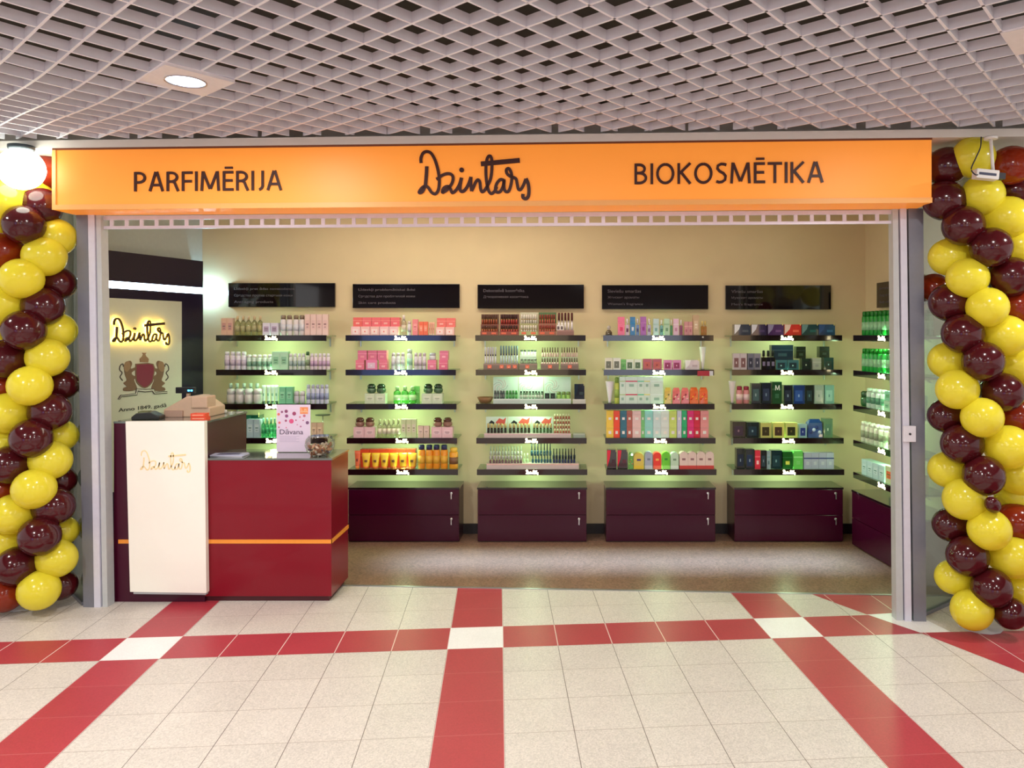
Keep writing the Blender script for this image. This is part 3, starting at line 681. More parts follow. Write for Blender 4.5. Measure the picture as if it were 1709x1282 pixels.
def g_cyl(w, h, d, c1, c2, c3):
    b = MB(); r = w/2; b.lathe([(r*.94,0),(r,.003),(r,h*.74),(r*.86,h*.79)], mat(c1, .25, coat=.3), cy=r, seg=12)
    b.lathe([(r*.8,h*.79),(r*.84,h*.96),(r*.6,h)], mat(c2, .3), cy=r, seg=12); b.lathe([(r*1.02,h*.22),(r*1.02,h*.55)], mat(c3, .4), cy=r, seg=12); return b
def g_tube(w, h, d, c1, c2, c3):
    b = MB(); r = w/2; m = mat(c1, .3, coat=.2)
    cap = h*.14; b.lathe([(r*.62,0),(r*.66,cap)], mat(c2, .35), cy=d/2, seg=12)
    n = len(b.v); S = 12; lv = 6
    for j in range(lv):
        t = j/(lv-1); z = cap+(h-cap)*t; rx = r*(.7+.3*t); ry = max(.0015, r*.62*(1-t**1.5))
        for i in range(S):
            a = 2*PI*i/S; b.v.append((rx*math.cos(a), d/2+ry*math.sin(a), z))
    for j in range(lv-1):
        for i in range(S): b.face([n+j*S+i, n+j*S+(i+1)%S, n+(j+1)*S+(i+1)%S, n+(j+1)*S+i], m, True)
    b.face([n+(lv-1)*S+i for i in range(S)], m)
    b.box(-r*.3, r*.3, d/2-r*.66, d/2-r*.3, h*.42, h*.56, mat(c3, .4)); return b
def g_jar(w, h, d, c1, c2, c3):
    b = MB(); r = w/2; b.lathe([(r*.8,0),(r,h*.15),(r,h*.55),(r*.85,h*.62)], mat(c1, .12, coat=.4), cy=r, seg=14)
    b.lathe([(r*.92,h*.62),(r*.95,h*.9),(r*.7,h)], mat(c2, .2, coat=.4), cy=r, seg=14); return b
def g_globe(w, h, d, c1, c2, c3):                      # rounded jar with a fat round lid
    b = MB(); r = w/2; b.lathe([(r*.5,0),(r*.9,h*.12),(r,h*.4),(r*.8,h*.55)], mat(c1, .1, coat=.5), cy=r, seg=14)
    b.lathe([(r*.82,h*.55),(r*.9,h*.75),(r*.55,h*.97),(r*.1,h)], mat(c2, .12, coat=.6), cy=r, seg=14); return b
def g_perf(w, h, d, c1, c2, c3):
    b = MB(); b.box(-w/2, w/2, 0, d*.6, 0, h*.64, mat(c1, .06, trans=.5, coat=.3)); b.lathe([(w*.18,h*.64),(w*.18,h*.7)], mat((220,210,180), .2, .9), cy=d*.3, seg=10)
    b.lathe([(w*.3,h*.7),(w*.3,h*.96),(w*.2,h)], mat(c2, .2, .2), cy=d*.3, seg=10); b.box(-w*.3, w*.3, -.001, 0, h*.2, h*.42, mat(c3, .4)); return b
def g_stick(w, h, d, c1, c2, c3):
    b = MB(); r = w/2; b.lathe([(r,0),(r,h*.45)], mat(c1, .25), cy=r, seg=8); b.lathe([(r*.8,h*.45),(r*.8,h*.55)], mat(c3, .25, .6), cy=r, seg=8)
    b.lathe([(r,h*.55),(r,h*.95),(r*.6,h)], mat(c2, .25), cy=r, seg=8); return b
def g_polish(w, h, d, c1, c2, c3):
    b = MB(); r = w/2; b.lathe([(r*.9,0),(r,h*.1),(r,h*.36),(r*.4,h*.48)], mat(c1, .12, coat=.4), cy=r, seg=10); b.lathe([(r*.5,h*.48),(r*.4,h)], mat(c2, .25), cy=r, seg=8); return b
def g_arch(w, h, d, c1, c2, c3):
    pts = [(-w/2,0),(w/2,0)]+[(w/2*math.cos(a*PI/8)*(1 if a else 1), h-w*.42+w*.42*math.sin(a*PI/8)) for a in range(9)]
    b = MB(); b.prism(pts, 0, d, mat(c1, .35)); b.box(-w/2-.0005, w/2+.0005, -.001, d*.98, .0, h*.2, mat(c2, .4)); b.box(-w*.2, w*.2, -.0014, 0, h*.5, h*.62, mat(c3, .5)); return b
def g_bag(w, h, d, c1, c2, c3):                        # cellophane bag, gathered top
    b = MB(); m = mat(c1, .12, coat=.6, vary=.25, scale=60, bump=.3); b.hexa([(-w/2,0),(w/2,0),(w/2,d),(-w/2,d)], [(-w*.46,0),(w*.47,.004),(w*.44,d*.9),(-w*.45,d*.8)], 0, h*.8, m)
    b.hexa([(-w*.46,0),(w*.47,.004),(w*.44,d*.9),(-w*.45,d*.8)], [(-w*.3,d*.3),(w*.34,d*.3),(w*.3,d*.4),(-w*.3,d*.4)], h*.8, h, m)
    for i in range(4): b.ball(w*.12, mat(c2 if i % 2 else c3, .3), (-w*.3+i*w*.2, .002, h*(.3+.13*(i % 3))), 8)
    return b
def g_wrap(w, h, d, c1, c2, c3):                       # carton in shiny film
    b = MB(); b.box(-w/2, w/2, 0, d, 0, h, mat(c1, .08, coat=1, vary=.3, scale=18)); b.prism([(-w*.48,h*.1),(-w*.2,h*.55),(-w*.1,h*.98),(-w*.48,h*.98)], -.001, 0, mat(c2, .1)); b.box(w*.0, w*.36, -.001, 0, h*.3, h*.5, mat(c3, .2))
    b.box(w*.42, w*.46, -.004, .0, h*.9, h*1.12, mat((240,220,140), .4)); return b
def g_cone(w, h, d, c1, c2, c3):                       # paper tester strips fanned in a small holder
    b = MB(); b.lathe([(w*.16,0),(w*.18,h*.12),(w*.5,h*.96),(w*.52,h)], mat(c1, .6), cy=w/2, seg=12); b.lathe([(w*.3,0),(w*.3,.004)], mat(c2, .4), cy=w/2, seg=12); return b
def g_dome(w, h, d, c1, c2, c3):
    b = MB(); r = w/2; b.lathe([(r,0),(r,h*.12),(r*.95,h*.3),(r*.5,h*.5)], mat(c1, .15, coat=.4), cy=r, seg=12); b.ball(r*.55, mat(c2, .1, trans=.4), (0, r, h*.72), 10, 1.2); return b
def g_frame(w, h, d, c1, c2, c3):                      # window carton, dark face in a pale border
    b = MB(); b.box(-w/2, w/2, 0, d, 0, h, mat(c1, .2, coat=.4)); b.box(-w*.36, w*.3, -.001, 0, h*.14, h*.72, mat(c2, .3)); b.box(-w*.1, w*.02, -.002, -.001, h*.36, h*.5, mat(c3, .4)); return b
def g_tray(w, h, d, c1, c2, c3):                       # stepped acrylic tester tray
    b = MB(); b.box(-w/2, w/2, 0, d, 0, h*.18, mat(c1, .3)); b.box(-w/2, w/2, d*.45, d, h*.18, h*.52, mat(c1, .3)); b.box(-w/2, w/2, d*.94, d, h*.52, h, mat(c2, .3))
    b.box(-w*.4, -w*.15, -.0015, 0, h*.05, h*.14, mat(c3, .5)); b.box(w*.12, w*.38, -.0015, 0, h*.05, h*.14, mat(c3, .5)); return b
def g_base(w, h, d, c1, c2, c3):
    b = MB(); b.box(-w/2, w/2, 0, d, 0, h, mat(c1, .35)); b.box(-w/2, w/2, -.001, 0, h*.75, h, mat(c2, .35)); return b
def g_card(w, h, d, c1, c2, c3):                       # upright printed card with a drawn swirl
    b = MB(); b.box(-w/2, w/2, 0, .003, 0, h, mat(c1, .4)); r_ = random.Random(int(w*1e4))
    for i in range(7):
        a0 = i*.9; R = h*.28; cx0, cz0 = -w*.2, h*.62
        ribbon(b, [(cx0+R*math.cos(a0+t*.5)*(t+1)/5, cz0+R*math.sin(a0+t*.5)*(t+1)/5) for t in range(5)], .0022, -.001, 0, mat(c2 if i % 2 else c3, .5))
    return b
def g_swash(w, h, d, c1, c2, c3):
    b = MB(); b.box(-w/2, w/2, 0, .003, 0, h, mat(c1, .4))
    b.prism([(-w*.42,h*.62),(-w*.25,h*.82),(-w*.1,h*.7),(-w*.14,h*.6),(-w*.3,h*.66)], -.001, 0, mat(c2, .5))
    b.prism([(-w*.06,h*.7),(w*.12,h*.92),(w*.3,h*.84),(w*.44,h*.97),(w*.38,h*.6),(w*.1,h*.56)], -.001, 0, mat(c3, .5)); return b
G = {k[2:]: v for k, v in list(globals().items()) if k.startswith('g_')}
NAMEOF = {'box':'carton','plain':'carton','bottle':'bottle','clear':'glass_bottle','cyl':'bottle','tube':'tube','jar':'jar','globe':'jar','perf':'perfume_bottle','stick':'lipstick','polish':'nail_polish','arch':'arched_carton','bag':'gift_bag','wrap':'wrapped_carton','cone':'paper_tester_cone','dome':'perfume_bottle','frame':'window_carton','tray':'tester_tray','base':'display_tray','card':'printed_card','swash':'printed_card'}
NTH = 'first second third fourth fifth sixth seventh eighth ninth tenth eleventh twelfth thirteenth'.split()
def row(u, i, kind, x0, x1, n, ytop, c1, c2, c3, label, y=.03, ybase=None, gap=.06, depth=None, frame=None):
    """n like goods between px x0 and x1, on shelf i of unit u; ytop / ybase px heights (ybase only when stacked on others)"""
    fr_, yf, zt_ = SHELF[(u, i)]; yy = yf+y
    a, zt2 = fr_.pt(x0, ytop, yy); b_, _ = fr_.pt(x1, ytop, yy)
    if u == 6:                                           # measured at the far end of the side wall
        zt2 = fr_.pt(x0, ytop, yy)[1]
    z0 = zt_-.002 if ybase is None else fr_.pt(x0, ybase, yy)[1]
    if ybase == 'low': z0 = zt_-.002
    w = (b_-a)/n*(1-gap); h = zt2-z0
    if depth is None: depth = max(.02, min(.09, w*.9))
    me = G[kind](w, h, depth, c1, c2, c3).mesh(NAMEOF[kind]); first = None
    for k_ in range(n):
        cx_ = a+(b_-a)*(k_+.5)/n
        if first is None: o = first = bpy.data.objects.new(NAMEOF[kind], me)
        else: o = first.copy()
        C.objects.link(o)
        o.location = fr_.w(cx_+(random.uniform(-.0015,.0015) if n > 1 else 0), yy+random.uniform(0,.004), z0); o.rotation_euler = (0, 0, fr_.a+random.uniform(-.04,.04)*(kind not in ('card','swash','base','tray')))
        tag(o, label if n == 1 else '%s, %s from left' % (label, NTH[k_]), NAMEOF[kind].replace('_', ' '), (label if n > 1 else None))
W_ = (232,228,226); WG = (206,226,210); LIL = (206,198,220); PNK = (236,190,186); GRY = (120,110,116); BLK = (22,18,24); GLD = (206,170,90); SAL = (240,112,96); TEA = (120,200,170)
R = row
# unit 1 (beside the lit display)
R(1,0,'box',368,388.5,2,531,(222,186,170),(200,150,150),GRY,'pale pink carton at the left end of the top shelf, unit beside the lit display')
R(1,0,'clear',390,437,5,527,(190,186,130),(214,190,150),(170,164,120),'clear olive-tinted bottle with tan cap on the top shelf')
R(1,0,'box',438,464,2,539,(222,216,236),(180,160,190),GRY,'low lilac-white carton in the middle of the top shelf, first unit')
R(1,0,'cyl',466,508,4,526,(226,218,220),(140,120,100),(206,206,216),'white bottle with brown cap right of the low lilac cartons')
R(1,0,'box',508,547,4,524.5,(236,204,196),(228,190,186),(150,110,110),'tall pale pink carton at the right end of the top shelf, first unit')
R(1,1,'cyl',373,410,4,587,(226,220,236),(230,226,240),(196,184,206),'lilac-white rounded bottle at the left end of the second shelf, first unit')
R(1,1,'cyl',410,453,5,592,(206,226,214),(232,236,236),(120,160,140),'short white-green bottle on the second shelf, first unit')
R(1,1,'box',453,481,2,587,(188,232,200),(150,206,170),(90,140,110),'pale green carton in the middle of the second shelf, first unit')
R(1,1,'cyl',481,509,4,590,(214,222,216),(226,226,232),(160,180,180),'slim white bottle right of the pale green cartons')
R(1,1,'cyl',509,516,1,587,(196,206,186),(50,90,50),(120,140,110),'slim bottle with dark green cap on the second shelf, first unit')
R(1,1,'cyl',516,550,5,590,(228,212,222),(236,230,240),(190,160,190),'pinkish white bottle at the right end of the second shelf, first unit')
R(1,2,'jar',375,435,4,649,(206,202,200),(220,220,222),W_,'clear glass jar in the front row of the third shelf, first unit')
R(1,2,'clear',377,433,5,640,(212,220,206),(196,214,200),(200,206,190),'clear bottle behind the glass jars on the third shelf, first unit', y=.11)
R(1,2,'tube',436,464,4,643,(214,240,226),(40,70,60),(120,180,150),'white-green tube with dark cap on the third shelf, first unit')
R(1,2,'box',465,488,2,646,(130,208,168),(160,226,190),(60,120,90),'teal green carton on the third shelf, first unit')
R(1,2,'jar',489,508,2,653,(196,196,206),(216,212,220),W_,'low grey-lilac jar on the third shelf, first unit')
R(1,2,'cyl',510,548,5,642,(206,210,230),(196,200,220),(150,160,196),'lilac-blue bottle at the right end of the third shelf, first unit')
R(1,3,'box',411,434,2,700,(170,196,206),(196,214,220),(80,120,120),'grey-blue carton on the fourth shelf left of the card sign')
R(1,3,'wrap',409,434,1,693,(20,70,56),(40,100,80),(30,80,70),'dark teal carton behind the grey-blue cartons', y=.13)
R(1,3,'clear',435,461,4,698,(90,214,150),(150,236,200),(60,170,110),'teal green bottle on the fourth shelf left of the card sign')
R(1,3,'box',519,538,2,706,(220,190,160),(236,210,180),(110,80,60),'beige carton on the fourth shelf right of the card sign')
R(1,4,'cyl',380,540,12,756,(190,220,200),(226,230,230),(120,170,140),'pale bottle on the bottom shelf behind the counter, first unit')
# unit 2
LBL='second wall unit'
R(2,0,'frame',585.5,665,5,545,(244,196,186),(250,226,220),(220,70,60),'salmon and white window carton in front row, top shelf of second unit',gap=.04)
R(2,0,'plain',589,667,5,530,(240,104,96),(250,150,140),(250,180,170),'salmon pink carton stacked on the window cartons at left, second unit', ybase=545, y=.035,gap=.03)
R(2,0,'clear',668,677.5,1,526,(222,206,190),(236,226,220),(206,190,170),'tall clear bottle right of the salmon cartons, top shelf')
R(2,0,'cyl',679,686,1,536,(226,220,226),(216,200,200),(190,180,190),'slim white bottle beside the tall clear bottle, top shelf')
R(2,0,'box',688,697.5,1,533,(240,140,146),(246,170,170),(200,80,90),'pink upright carton in the middle of the top shelf, second unit')
R(2,0,'box',698.5,714,2,537,(240,110,76),(246,150,120),(250,200,180),'orange-red carton right of the pink upright carton')
R(2,0,'tube',715,725,3,538,(226,160,140),(240,200,190),(200,100,90),'small pink tube on the top shelf of the second unit')
R(2,0,'frame',727,758,2,546,(244,196,186),(250,226,220),(220,70,60),'salmon and white window carton at the right end of the top shelf, second unit',gap=.05)
R(2,0,'plain',729,760,2,531,(236,112,106),(250,150,140),(250,180,170),'salmon pink carton stacked at the right end of the top shelf, second unit', ybase=546, y=.035,gap=.03)
R(2,1,'plain',593,608,1,601,(232,124,146),(240,150,170),(246,180,190),'pink carton at the left front of the second shelf, second unit')
R(2,1,'frame',610,630,1,601,(232,120,150),(226,190,210),(240,230,240),'pink window carton with a silver face, second shelf')
R(2,1,'plain',632,647,1,601,(232,124,146),(240,150,170),(246,180,190),'pink carton beside the white bottles on the second shelf')
R(2,1,'plain',596,646,3,585,(222,112,134),(240,150,170),(236,150,160),'pink carton stacked above the others at the left of the second shelf', ybase=601, y=.035, gap=.1)
R(2,1,'cyl',652,675,3,589,(222,220,226),(206,196,200),(190,186,196),'white conical bottle right of the pink cartons, second shelf')
R(2,1,'cyl',678,688,1,583,(216,232,222),(206,226,210),(160,200,180),'tallest white bottle in the middle of the second shelf, second unit')
R(2,1,'cyl',690,711,3,589,(220,212,222),(206,190,200),(190,176,190),'white bottle right of the tallest one, second shelf')
R(2,1,'plain',713,728,1,601,(232,124,146),(240,150,170),(246,180,190),'pink carton under a white jar, second shelf')
R(2,1,'jar',715,727,1,589,(214,216,222),(196,200,210),W_,'white jar standing on a pink carton, second shelf', ybase=601)
R(2,1,'plain',732,747,1,601,(226,110,140),(240,150,170),(246,180,190),'lower pink carton at the right end of the second shelf, second unit')
R(2,1,'plain',733,748,1,585.5,(226,120,140),(240,150,170),(246,180,190),'upper pink carton at the right end of the second shelf, second unit', ybase=601, y=.035)
for a_, nm in ((608.5,'left'),(703.5,'right')):
    R(2,2,'box',a_,a_+35,2,657,(206,220,190),(220,228,206),(140,160,120),'pale carton under a dark-lidded jar, third shelf %s side' % nm, gap=.03)
    R(2,2,'globe',a_+1,a_+35,2,641,(70,100,70),(24,54,30),W_,'dark green glass jar standing on a pale carton, %s side of the third shelf' % nm, ybase=657, gap=.05)
R(2,2,'clear',655,694,3,645,(110,224,96),(180,240,160),(190,240,170),'bright green bottle in the middle of the third shelf, second unit')
R(2,2,'plain',690,700,1,645,(110,196,90),(130,214,110),(150,230,130),'flat green carton beside the green bottles', y=.08)
for a_, nm in ((589.5,'left'),(719.5,'right')):
    R(2,3,'box',a_,a_+36,2,713,(232,190,196),(238,206,210),(150,110,120),'pale pink carton under a brown jar, fourth shelf %s side' % nm, gap=.03)
    R(2,3,'globe',a_+1,a_+35,2,697.5,(150,110,96),(84,40,30),W_,'brown glass jar standing on a pink carton, %s side of the fourth shelf' % nm, ybase=713, gap=.05)
R(2,3,'clear',629,668,5,700,(214,214,180),(196,206,150),(226,214,190),'clear pale bottle on the fourth shelf, second unit')
R(2,3,'box',669,695,3,700,(206,216,170),(220,214,190),(150,140,110),'pale green-beige carton on the fourth shelf, second unit')
R(2,3,'box',697,716,2,711,(222,196,180),(232,210,196),(140,110,100),'low beige carton on the fourth shelf, second unit')
R(2,4,'tube',590,600.5,1,753,(238,110,70),(246,140,60),(140,60,50),'orange-red tube at the left end of the bottom shelf, second unit')
R(2,4,'tube',602,694,6,757,(250,196,50),(236,120,50),(130,90,60),'yellow sun care tube on the bottom shelf', gap=.02)
R(2,4,'plain',601,693,6,750,(238,84,50),(240,110,60),(250,140,70),'orange-red carton behind the yellow tubes', y=.09, gap=.02)
R(2,4,'cyl',696,747,4,743,(250,160,44),(40,44,90),(236,180,60),'tall orange bottle with navy top on the bottom shelf', gap=.04)
R(2,4,'cyl',748,764,1,748,(252,176,50),(250,200,70),(130,90,60),'fat yellow-orange bottle at the right end of the bottom shelf, second unit')
# unit 3 : make-up
BT = (140,92,76); BT2 = (110,74,60); PR = (232,110,80)
for q, (a_, b_) in enumerate(((801,832),(833,866),(867,898),(898,929))):
    R(3,0,'tray',a_,b_,1,524 if q < 2 else 521,[(140,80,60),(150,76,60),(170,170,120),(160,104,80)][q],[(120,90,70),(110,70,60),(206,206,180),(90,120,70)][q],PR,'make-up tester tray on the top shelf of the middle unit, %s from the left' % ['first','second','third','fourth'][q], depth=.09, gap=.03)
    for t_, (yt_, yb_, yo) in enumerate(((525,541,.085),(543,556,.045))):
        R(3,0,'stick',a_+2,b_-2,7,yt_,[(150,70,40),(160,50,40),(196,190,180),(170,80,60)][q],[(90,60,50),(60,36,36),(236,230,220),(150,60,50)][q],GLD,'lipstick tester in the %s row of the %s tray, top shelf' % (['back','front'][t_], ['first','second','third','fourth'][q]), ybase=yb_, y=yo, gap=.25)
R(3,0,'base',929,958,1,551,(150,110,100),(170,130,120),PR,'brown tray under the lip glosses on the top shelf, middle unit', depth=.09, gap=.01)
R(3,0,'stick',930,957,5,522,(230,224,226),(90,40,36),(200,190,190),'white and dark lip gloss at the right of the top shelf, middle unit', ybase=551, y=.06, gap=.3)
R(3,0,'frame',929,941,2,542.5,(236,232,230),(50,16,20),W_,'small white-edged compact at the front of the gloss tray', ybase=551, y=.035, gap=.1)
for q, (a_, b_) in enumerate(((806,866),(866,897),(902,933),(935,966))):
    R(3,1,'base',a_,b_,1,607,(130,112,100),(150,130,118),PR,'grey-brown tray with orange price tags on the second shelf, middle unit, %s from the left' % ['first','second','third','fourth'][q], depth=.1, gap=.03)
for a_ in (817,837,849,859,880,918,951): R(3,1,'plain',a_-3.5,a_+3.5,1,609.5,(236,110,76),(240,150,120),(250,190,170),'small orange price tag on the tray front near %s' % {817:'the white mascaras',837:'the first blue mascaras',849:'the middle blue mascaras',859:'the last blue mascaras',880:'the white pots',918:'the left nail polishes',951:'the right nail polishes'}[a_], ybase=615, y=.026, depth=.003)
R(3,1,'stick',808,829,5,579,(222,220,232),(216,214,226),(90,80,120),'white and violet mascara standing on the second shelf', ybase=607, y=.06, gap=.3)
R(3,1,'stick',834,865,7,577,(200,214,226),(120,140,150),(90,90,130),'blue-grey mascara standing on the second shelf', ybase=607, y=.06, gap=.3)
R(3,1,'jar',868,896,5,584,(236,240,232),(60,70,60),W_,'small white pot with dark lid in the upper tier of the second shelf', ybase=592, y=.09, gap=.1)
R(3,1,'base',867,896,1,592,(222,238,220),(236,246,236),PR,'white ledge under the small pots, second shelf', ybase=607, y=.075, depth=.04)
R(3,1,'jar',868,896,5,599,(150,170,140),(110,120,110),W_,'small grey pot in the lower tier of the second shelf', ybase=607, y=.04, gap=.1)
for q, (a_, b_) in enumerate(((903,933),(936,965))):
    R(3,1,'base',a_,b_,1,596,(190,206,166),(200,214,180),PR,'pale ledge under the %s nail polishes, second shelf' % ['left','right'][q], ybase=607, y=.085, depth=.03)
    R(3,1,'polish',a_,b_,7,580,(226,190,180),(90,40,40),W_,'nail polish with dark cap in the upper tier, %s block of the second shelf' % ['left','right'][q], ybase=596, y=.09, gap=.12)
    R(3,1,'polish',a_,b_,7,597.5,(230,196,190),(84,36,40),W_,'nail polish with dark cap in the lower tier, %s block of the second shelf' % ['left','right'][q], ybase=611, y=.04, gap=.12)
for q, (a_, b_) in enumerate(((823,865),(865.5,907),(907.5,953))):
    R(3,2,'card',a_,b_,1,629,(216,236,222),(120,130,126),(206,120,126),'white card with a line-drawn flower on the third shelf, %s from the left' % ['first','second','third'][q], y=.12, gap=.01)
R(3,2,'base',823,953,1,666,(190,206,200),(216,226,222),PR,'long white tray along the third shelf of the middle unit', y=.03, depth=.08, gap=0)
R(3,2,'cyl',824,843,4,652,(60,70,70),(90,100,96),(110,110,110),'dark grey bottle in front of the first flower card', ybase=667, y=.05, gap=.12)
R(3,2,'cyl',844,864,4,652,(40,110,40),(60,150,60),(90,160,90),'green bottle in front of the first flower card', ybase=667, y=.05, gap=.12)
R(3,2,'cyl',867,907,8,653,(96,120,96),(20,56,30),(190,190,180),'bottle with dark green cap in front of the second flower card', ybase=667, y=.05, gap=.12)
R(3,2,'frame',909,927,2,656.5,(30,56,40),(16,30,20),(90,110,90),'square dark compact in front of the third flower card', ybase=667, y=.05, gap=.1)
R(3,2,'jar',928,953,3,654,(150,196,96),(120,150,80),W_,'light green pot at the right of the third flower card', ybase=667, y=.05, gap=.1)
R(3,2,'wrap',958,976,1,641,(16,26,40),(20,40,56),(30,50,50),'black card box standing at the right end of the third shelf, middle unit', ybase=667, depth=.01)
R(3,2,'base',955,978,1,666.5,(206,206,196),(216,216,206),PR,'pale plinth under the black card box', depth=.05)
bk = empty('bamboo_bowl', CAB.w(CAB.pt(808,660)[0], .09, SHT[2]-.002)); tag(bk, 'shallow brown wooden bowl at the left end of the third shelf, middle unit', 'bowl')
b = MB(); b.lathe([(.035,0),(.045,.004),(.068,.05),(.064,.05),(.04,.008)], mat((130,92,56), .5, vary=.2), seg=20); b.f.pop(); b.m.pop(); b.sm.pop(); b.build('bowl', bk)
for q, (a_, b_) in enumerate(((811,847),(847.5,887),(887.5,923))):
    R(3,3,'swash',a_,b_,1,695.5,(222,236,222),(30,36,34),(226,96,80),'white card with black and coral brush strokes on the fourth shelf, %s from the left' % ['first','second','third'][q], y=.12, gap=.01)
    R(3,3,'stick',a_+1,b_-1,6,707,[(40,30,26),(50,50,30),(60,90,50)][q],(196,180,120),(60,44,30),'gold and black mascara in front of the %s brush-stroke card' % ['first','second','third'][q], ybase=723, y=.06, gap=.25)
R(3,3,'base',808,953,1,724,(206,190,186),(226,190,196),PR,'long pinkish tray along the fourth shelf of the middle unit', y=.02, depth=.09, gap=0)
for q in range(4):
    R(3,3,'base',924,952,1,[699,707,715,723][q],(150,110,96),(170,120,100),PR,'narrow brown ledge %s of the lipstick rack, fourth shelf' % ['at the top','second from top','third from top','at the bottom'][q], ybase=[700.5,708.5,716.5,724.5][q], y=.11-.02*q, depth=.02, gap=0)
    R(3,3,'stick',924,952,6,[691,700,708,715.5][q],(176,90,76),(240,230,196),GLD,'cream-capped lipstick in the %s row of the lipstick rack' % ['top','second','third','bottom'][q], ybase=[699,707,715,723][q], y=.11-.02*q, gap=.35)
R(3,3,'base',956,977,1,724,(160,176,160),(190,200,180),PR,'small grey box at the right end of the fourth shelf, middle unit', depth=.06)
R(3,4,'base',812,966,1,774,(206,190,186),(230,190,180),PR,'long pinkish tray along the bottom shelf of the middle unit', y=.02, depth=.1, gap=0)
for q in range(3):
    R(3,4,'polish',816,872,11,[745,754,761][q],[(190,186,180),(150,140,150),(110,80,90)][q],[(180,186,166),(206,206,190),(216,206,206)][q],W_,'pale nail polish in the %s row, left of the bottom shelf, middle unit' % ['back','middle','front'][q], ybase=[760,767,773.5][q], y=.1-.035*q, gap=.2)
R(3,4,'polish',872,883,2,757,(190,220,170),(216,236,200),W_,'pale green nail polish left of the dark ones', ybase=773, y=.05, gap=.2)
R(3,4,'polish',885,921,7,741,(16,60,80),(12,30,40),W_,'tall dark blue nail polish in the back row, bottom shelf', ybase=761, y=.09, gap=.25)
R(3,4,'polish',887,921,7,757,(20,70,96),(10,36,50),W_,'dark blue nail polish in the front row, middle of the bottom shelf', ybase=773.5, y=.05, gap=.2)
R(3,4,'polish',922,961,8,749,(26,40,80),(12,26,36),W_,'dark navy nail polish in the back row, right of the bottom shelf', ybase=767, y=.085, gap=.2)
R(3,4,'polish',922,961,8,758,(24,30,84),(14,26,40),W_,'dark navy nail polish in the front row, right of the bottom shelf', ybase=773.5, y=.045, gap=.2)
# unit 4 : women's fragrance
R(4,0,'dome',1010.5,1022.5,1,542,(90,80,60),(220,214,210),W_,'small round bottle alone at the left end of the top shelf, fourth unit')
R(4,0,'plain',1031,1043,1,529,(242,110,146),(244,130,160),(226,60,110),'bright pink tall carton on the top shelf of the fourth unit')
R(4,0,'perf',1044,1050,1,532,(226,190,210),(240,236,240),(90,50,80),'slim bottle with white cap between the pink and blue cartons')
R(4,0,'plain',1051.5,1060.5,1,529,(30,120,180),(40,140,200),(230,240,250),'blue tall carton on the top shelf of the fourth unit')
R(4,0,'perf',1061.5,1067,1,532,(80,120,190),(226,226,236),(60,70,120),'slim blue bottle between the blue and purple cartons')
R(4,0,'plain',1068.5,1079,1,528.5,(170,90,176),(190,120,196),(150,60,150),'purple tall carton on the top shelf of the fourth unit')
R(4,0,'perf',1080.5,1086.5,1,532,(206,190,216),(236,226,236),(140,110,150),'slim bottle right of the purple carton')
R(4,0,'plain',1090,1100,1,532,(190,216,216),(170,206,200),(120,170,170),'pale teal carton on the top shelf of the fourth unit')
R(4,0,'perf',1101,1107,1,534,(90,170,150),(236,236,230),(60,120,110),'slim teal bottle beside the pale teal carton')
R(4,0,'plain',1108,1118,1,532,(180,216,180),(150,196,150),(110,160,120),'pale green carton on the top shelf of the fourth unit')
R(4,0,'perf',1118.5,1122.5,1,534,(120,200,150),(236,236,230),(90,140,110),'slim green bottle beside the pale green carton')
R(4,0,'plain',1123.5,1133,1,532,(226,186,206),(240,220,230),(190,130,160),'pale pink carton on the top shelf of the fourth unit')
R(4,0,'perf',1134,1139.5,1,534,(196,120,170),(240,236,240),(130,70,110),'slim violet bottle beside the pale pink carton')
R(4,0,'plain',1142,1156,2,537,(214,150,156),(222,170,170),(180,100,120),'dusky pink carton near the right end of the top shelf, fourth unit')
R(4,0,'box',1156.5,1167,1,526,(206,176,140),(226,200,170),(250,240,220),'tallest beige carton near the right end of the top shelf, fourth unit')
R(4,0,'perf',1170,1180,2,536,(206,150,70),(230,200,120),(170,110,50),'gold bottle at the right end of the top shelf, fourth unit')
R(4,1,'frame',1009.5,1036,2,597.5,(222,222,206),(110,116,100),(160,160,150),'white carton with a grey leaf at the left end of the second shelf, fourth unit')
R(4,1,'plain',1036,1045,1,600,(120,196,110),(140,206,130),(90,160,90),'green carton between the white leaf cartons', y=.05)
R(4,1,'frame',1045,1071,2,600,(216,226,206),(90,120,84),(150,160,140),'white carton with a green leaf on the second shelf, fourth unit')
R(4,1,'frame',1073,1105,2,599,(170,46,50),(196,96,90),(110,24,30),'dark red carton in the middle of the second shelf, fourth unit')
R(4,1,'frame',1107.5,1137,2,601,(206,110,160),(150,36,90),(236,180,210),'magenta carton right of the dark red ones')
R(4,1,'wrap',1143,1168,1,601,(226,214,220),(240,240,240),(190,170,180),'white film-wrapped set at the right of the second shelf, fourth unit')
R(4,1,'cone',1168,1180,1,579,(232,230,226),(80,80,80),W_,'white paper cone at the right end of the second shelf, fourth unit')
b = MB(); x0_, z1_ = CAB.pt(1164, 619, -.004); x1_, z0_ = CAB.pt(1184, 627.5, -.004); b.box(x0_, x1_, -.004, 0, z0_, z1_, mat((170,30,50), .4)); b.box(x1_, x1_+.03, -.003, 0, z0_+.002, z1_-.002, mat((210,210,220), .4))
tag(b.build('price_card', loc=(0,6.25,0)), 'small dark red card stuck on the second shelf front, fourth unit', 'card')
b = MB(); b.ball(.008, mat((235,235,235), .1, .5)); tag(b.build('shelf_clip', loc=CAB.w(CAB.pt(1173,564)[0], -.007, 1.683)), 'tiny shiny clip at the right end of the top shelf, fourth unit', 'clip')
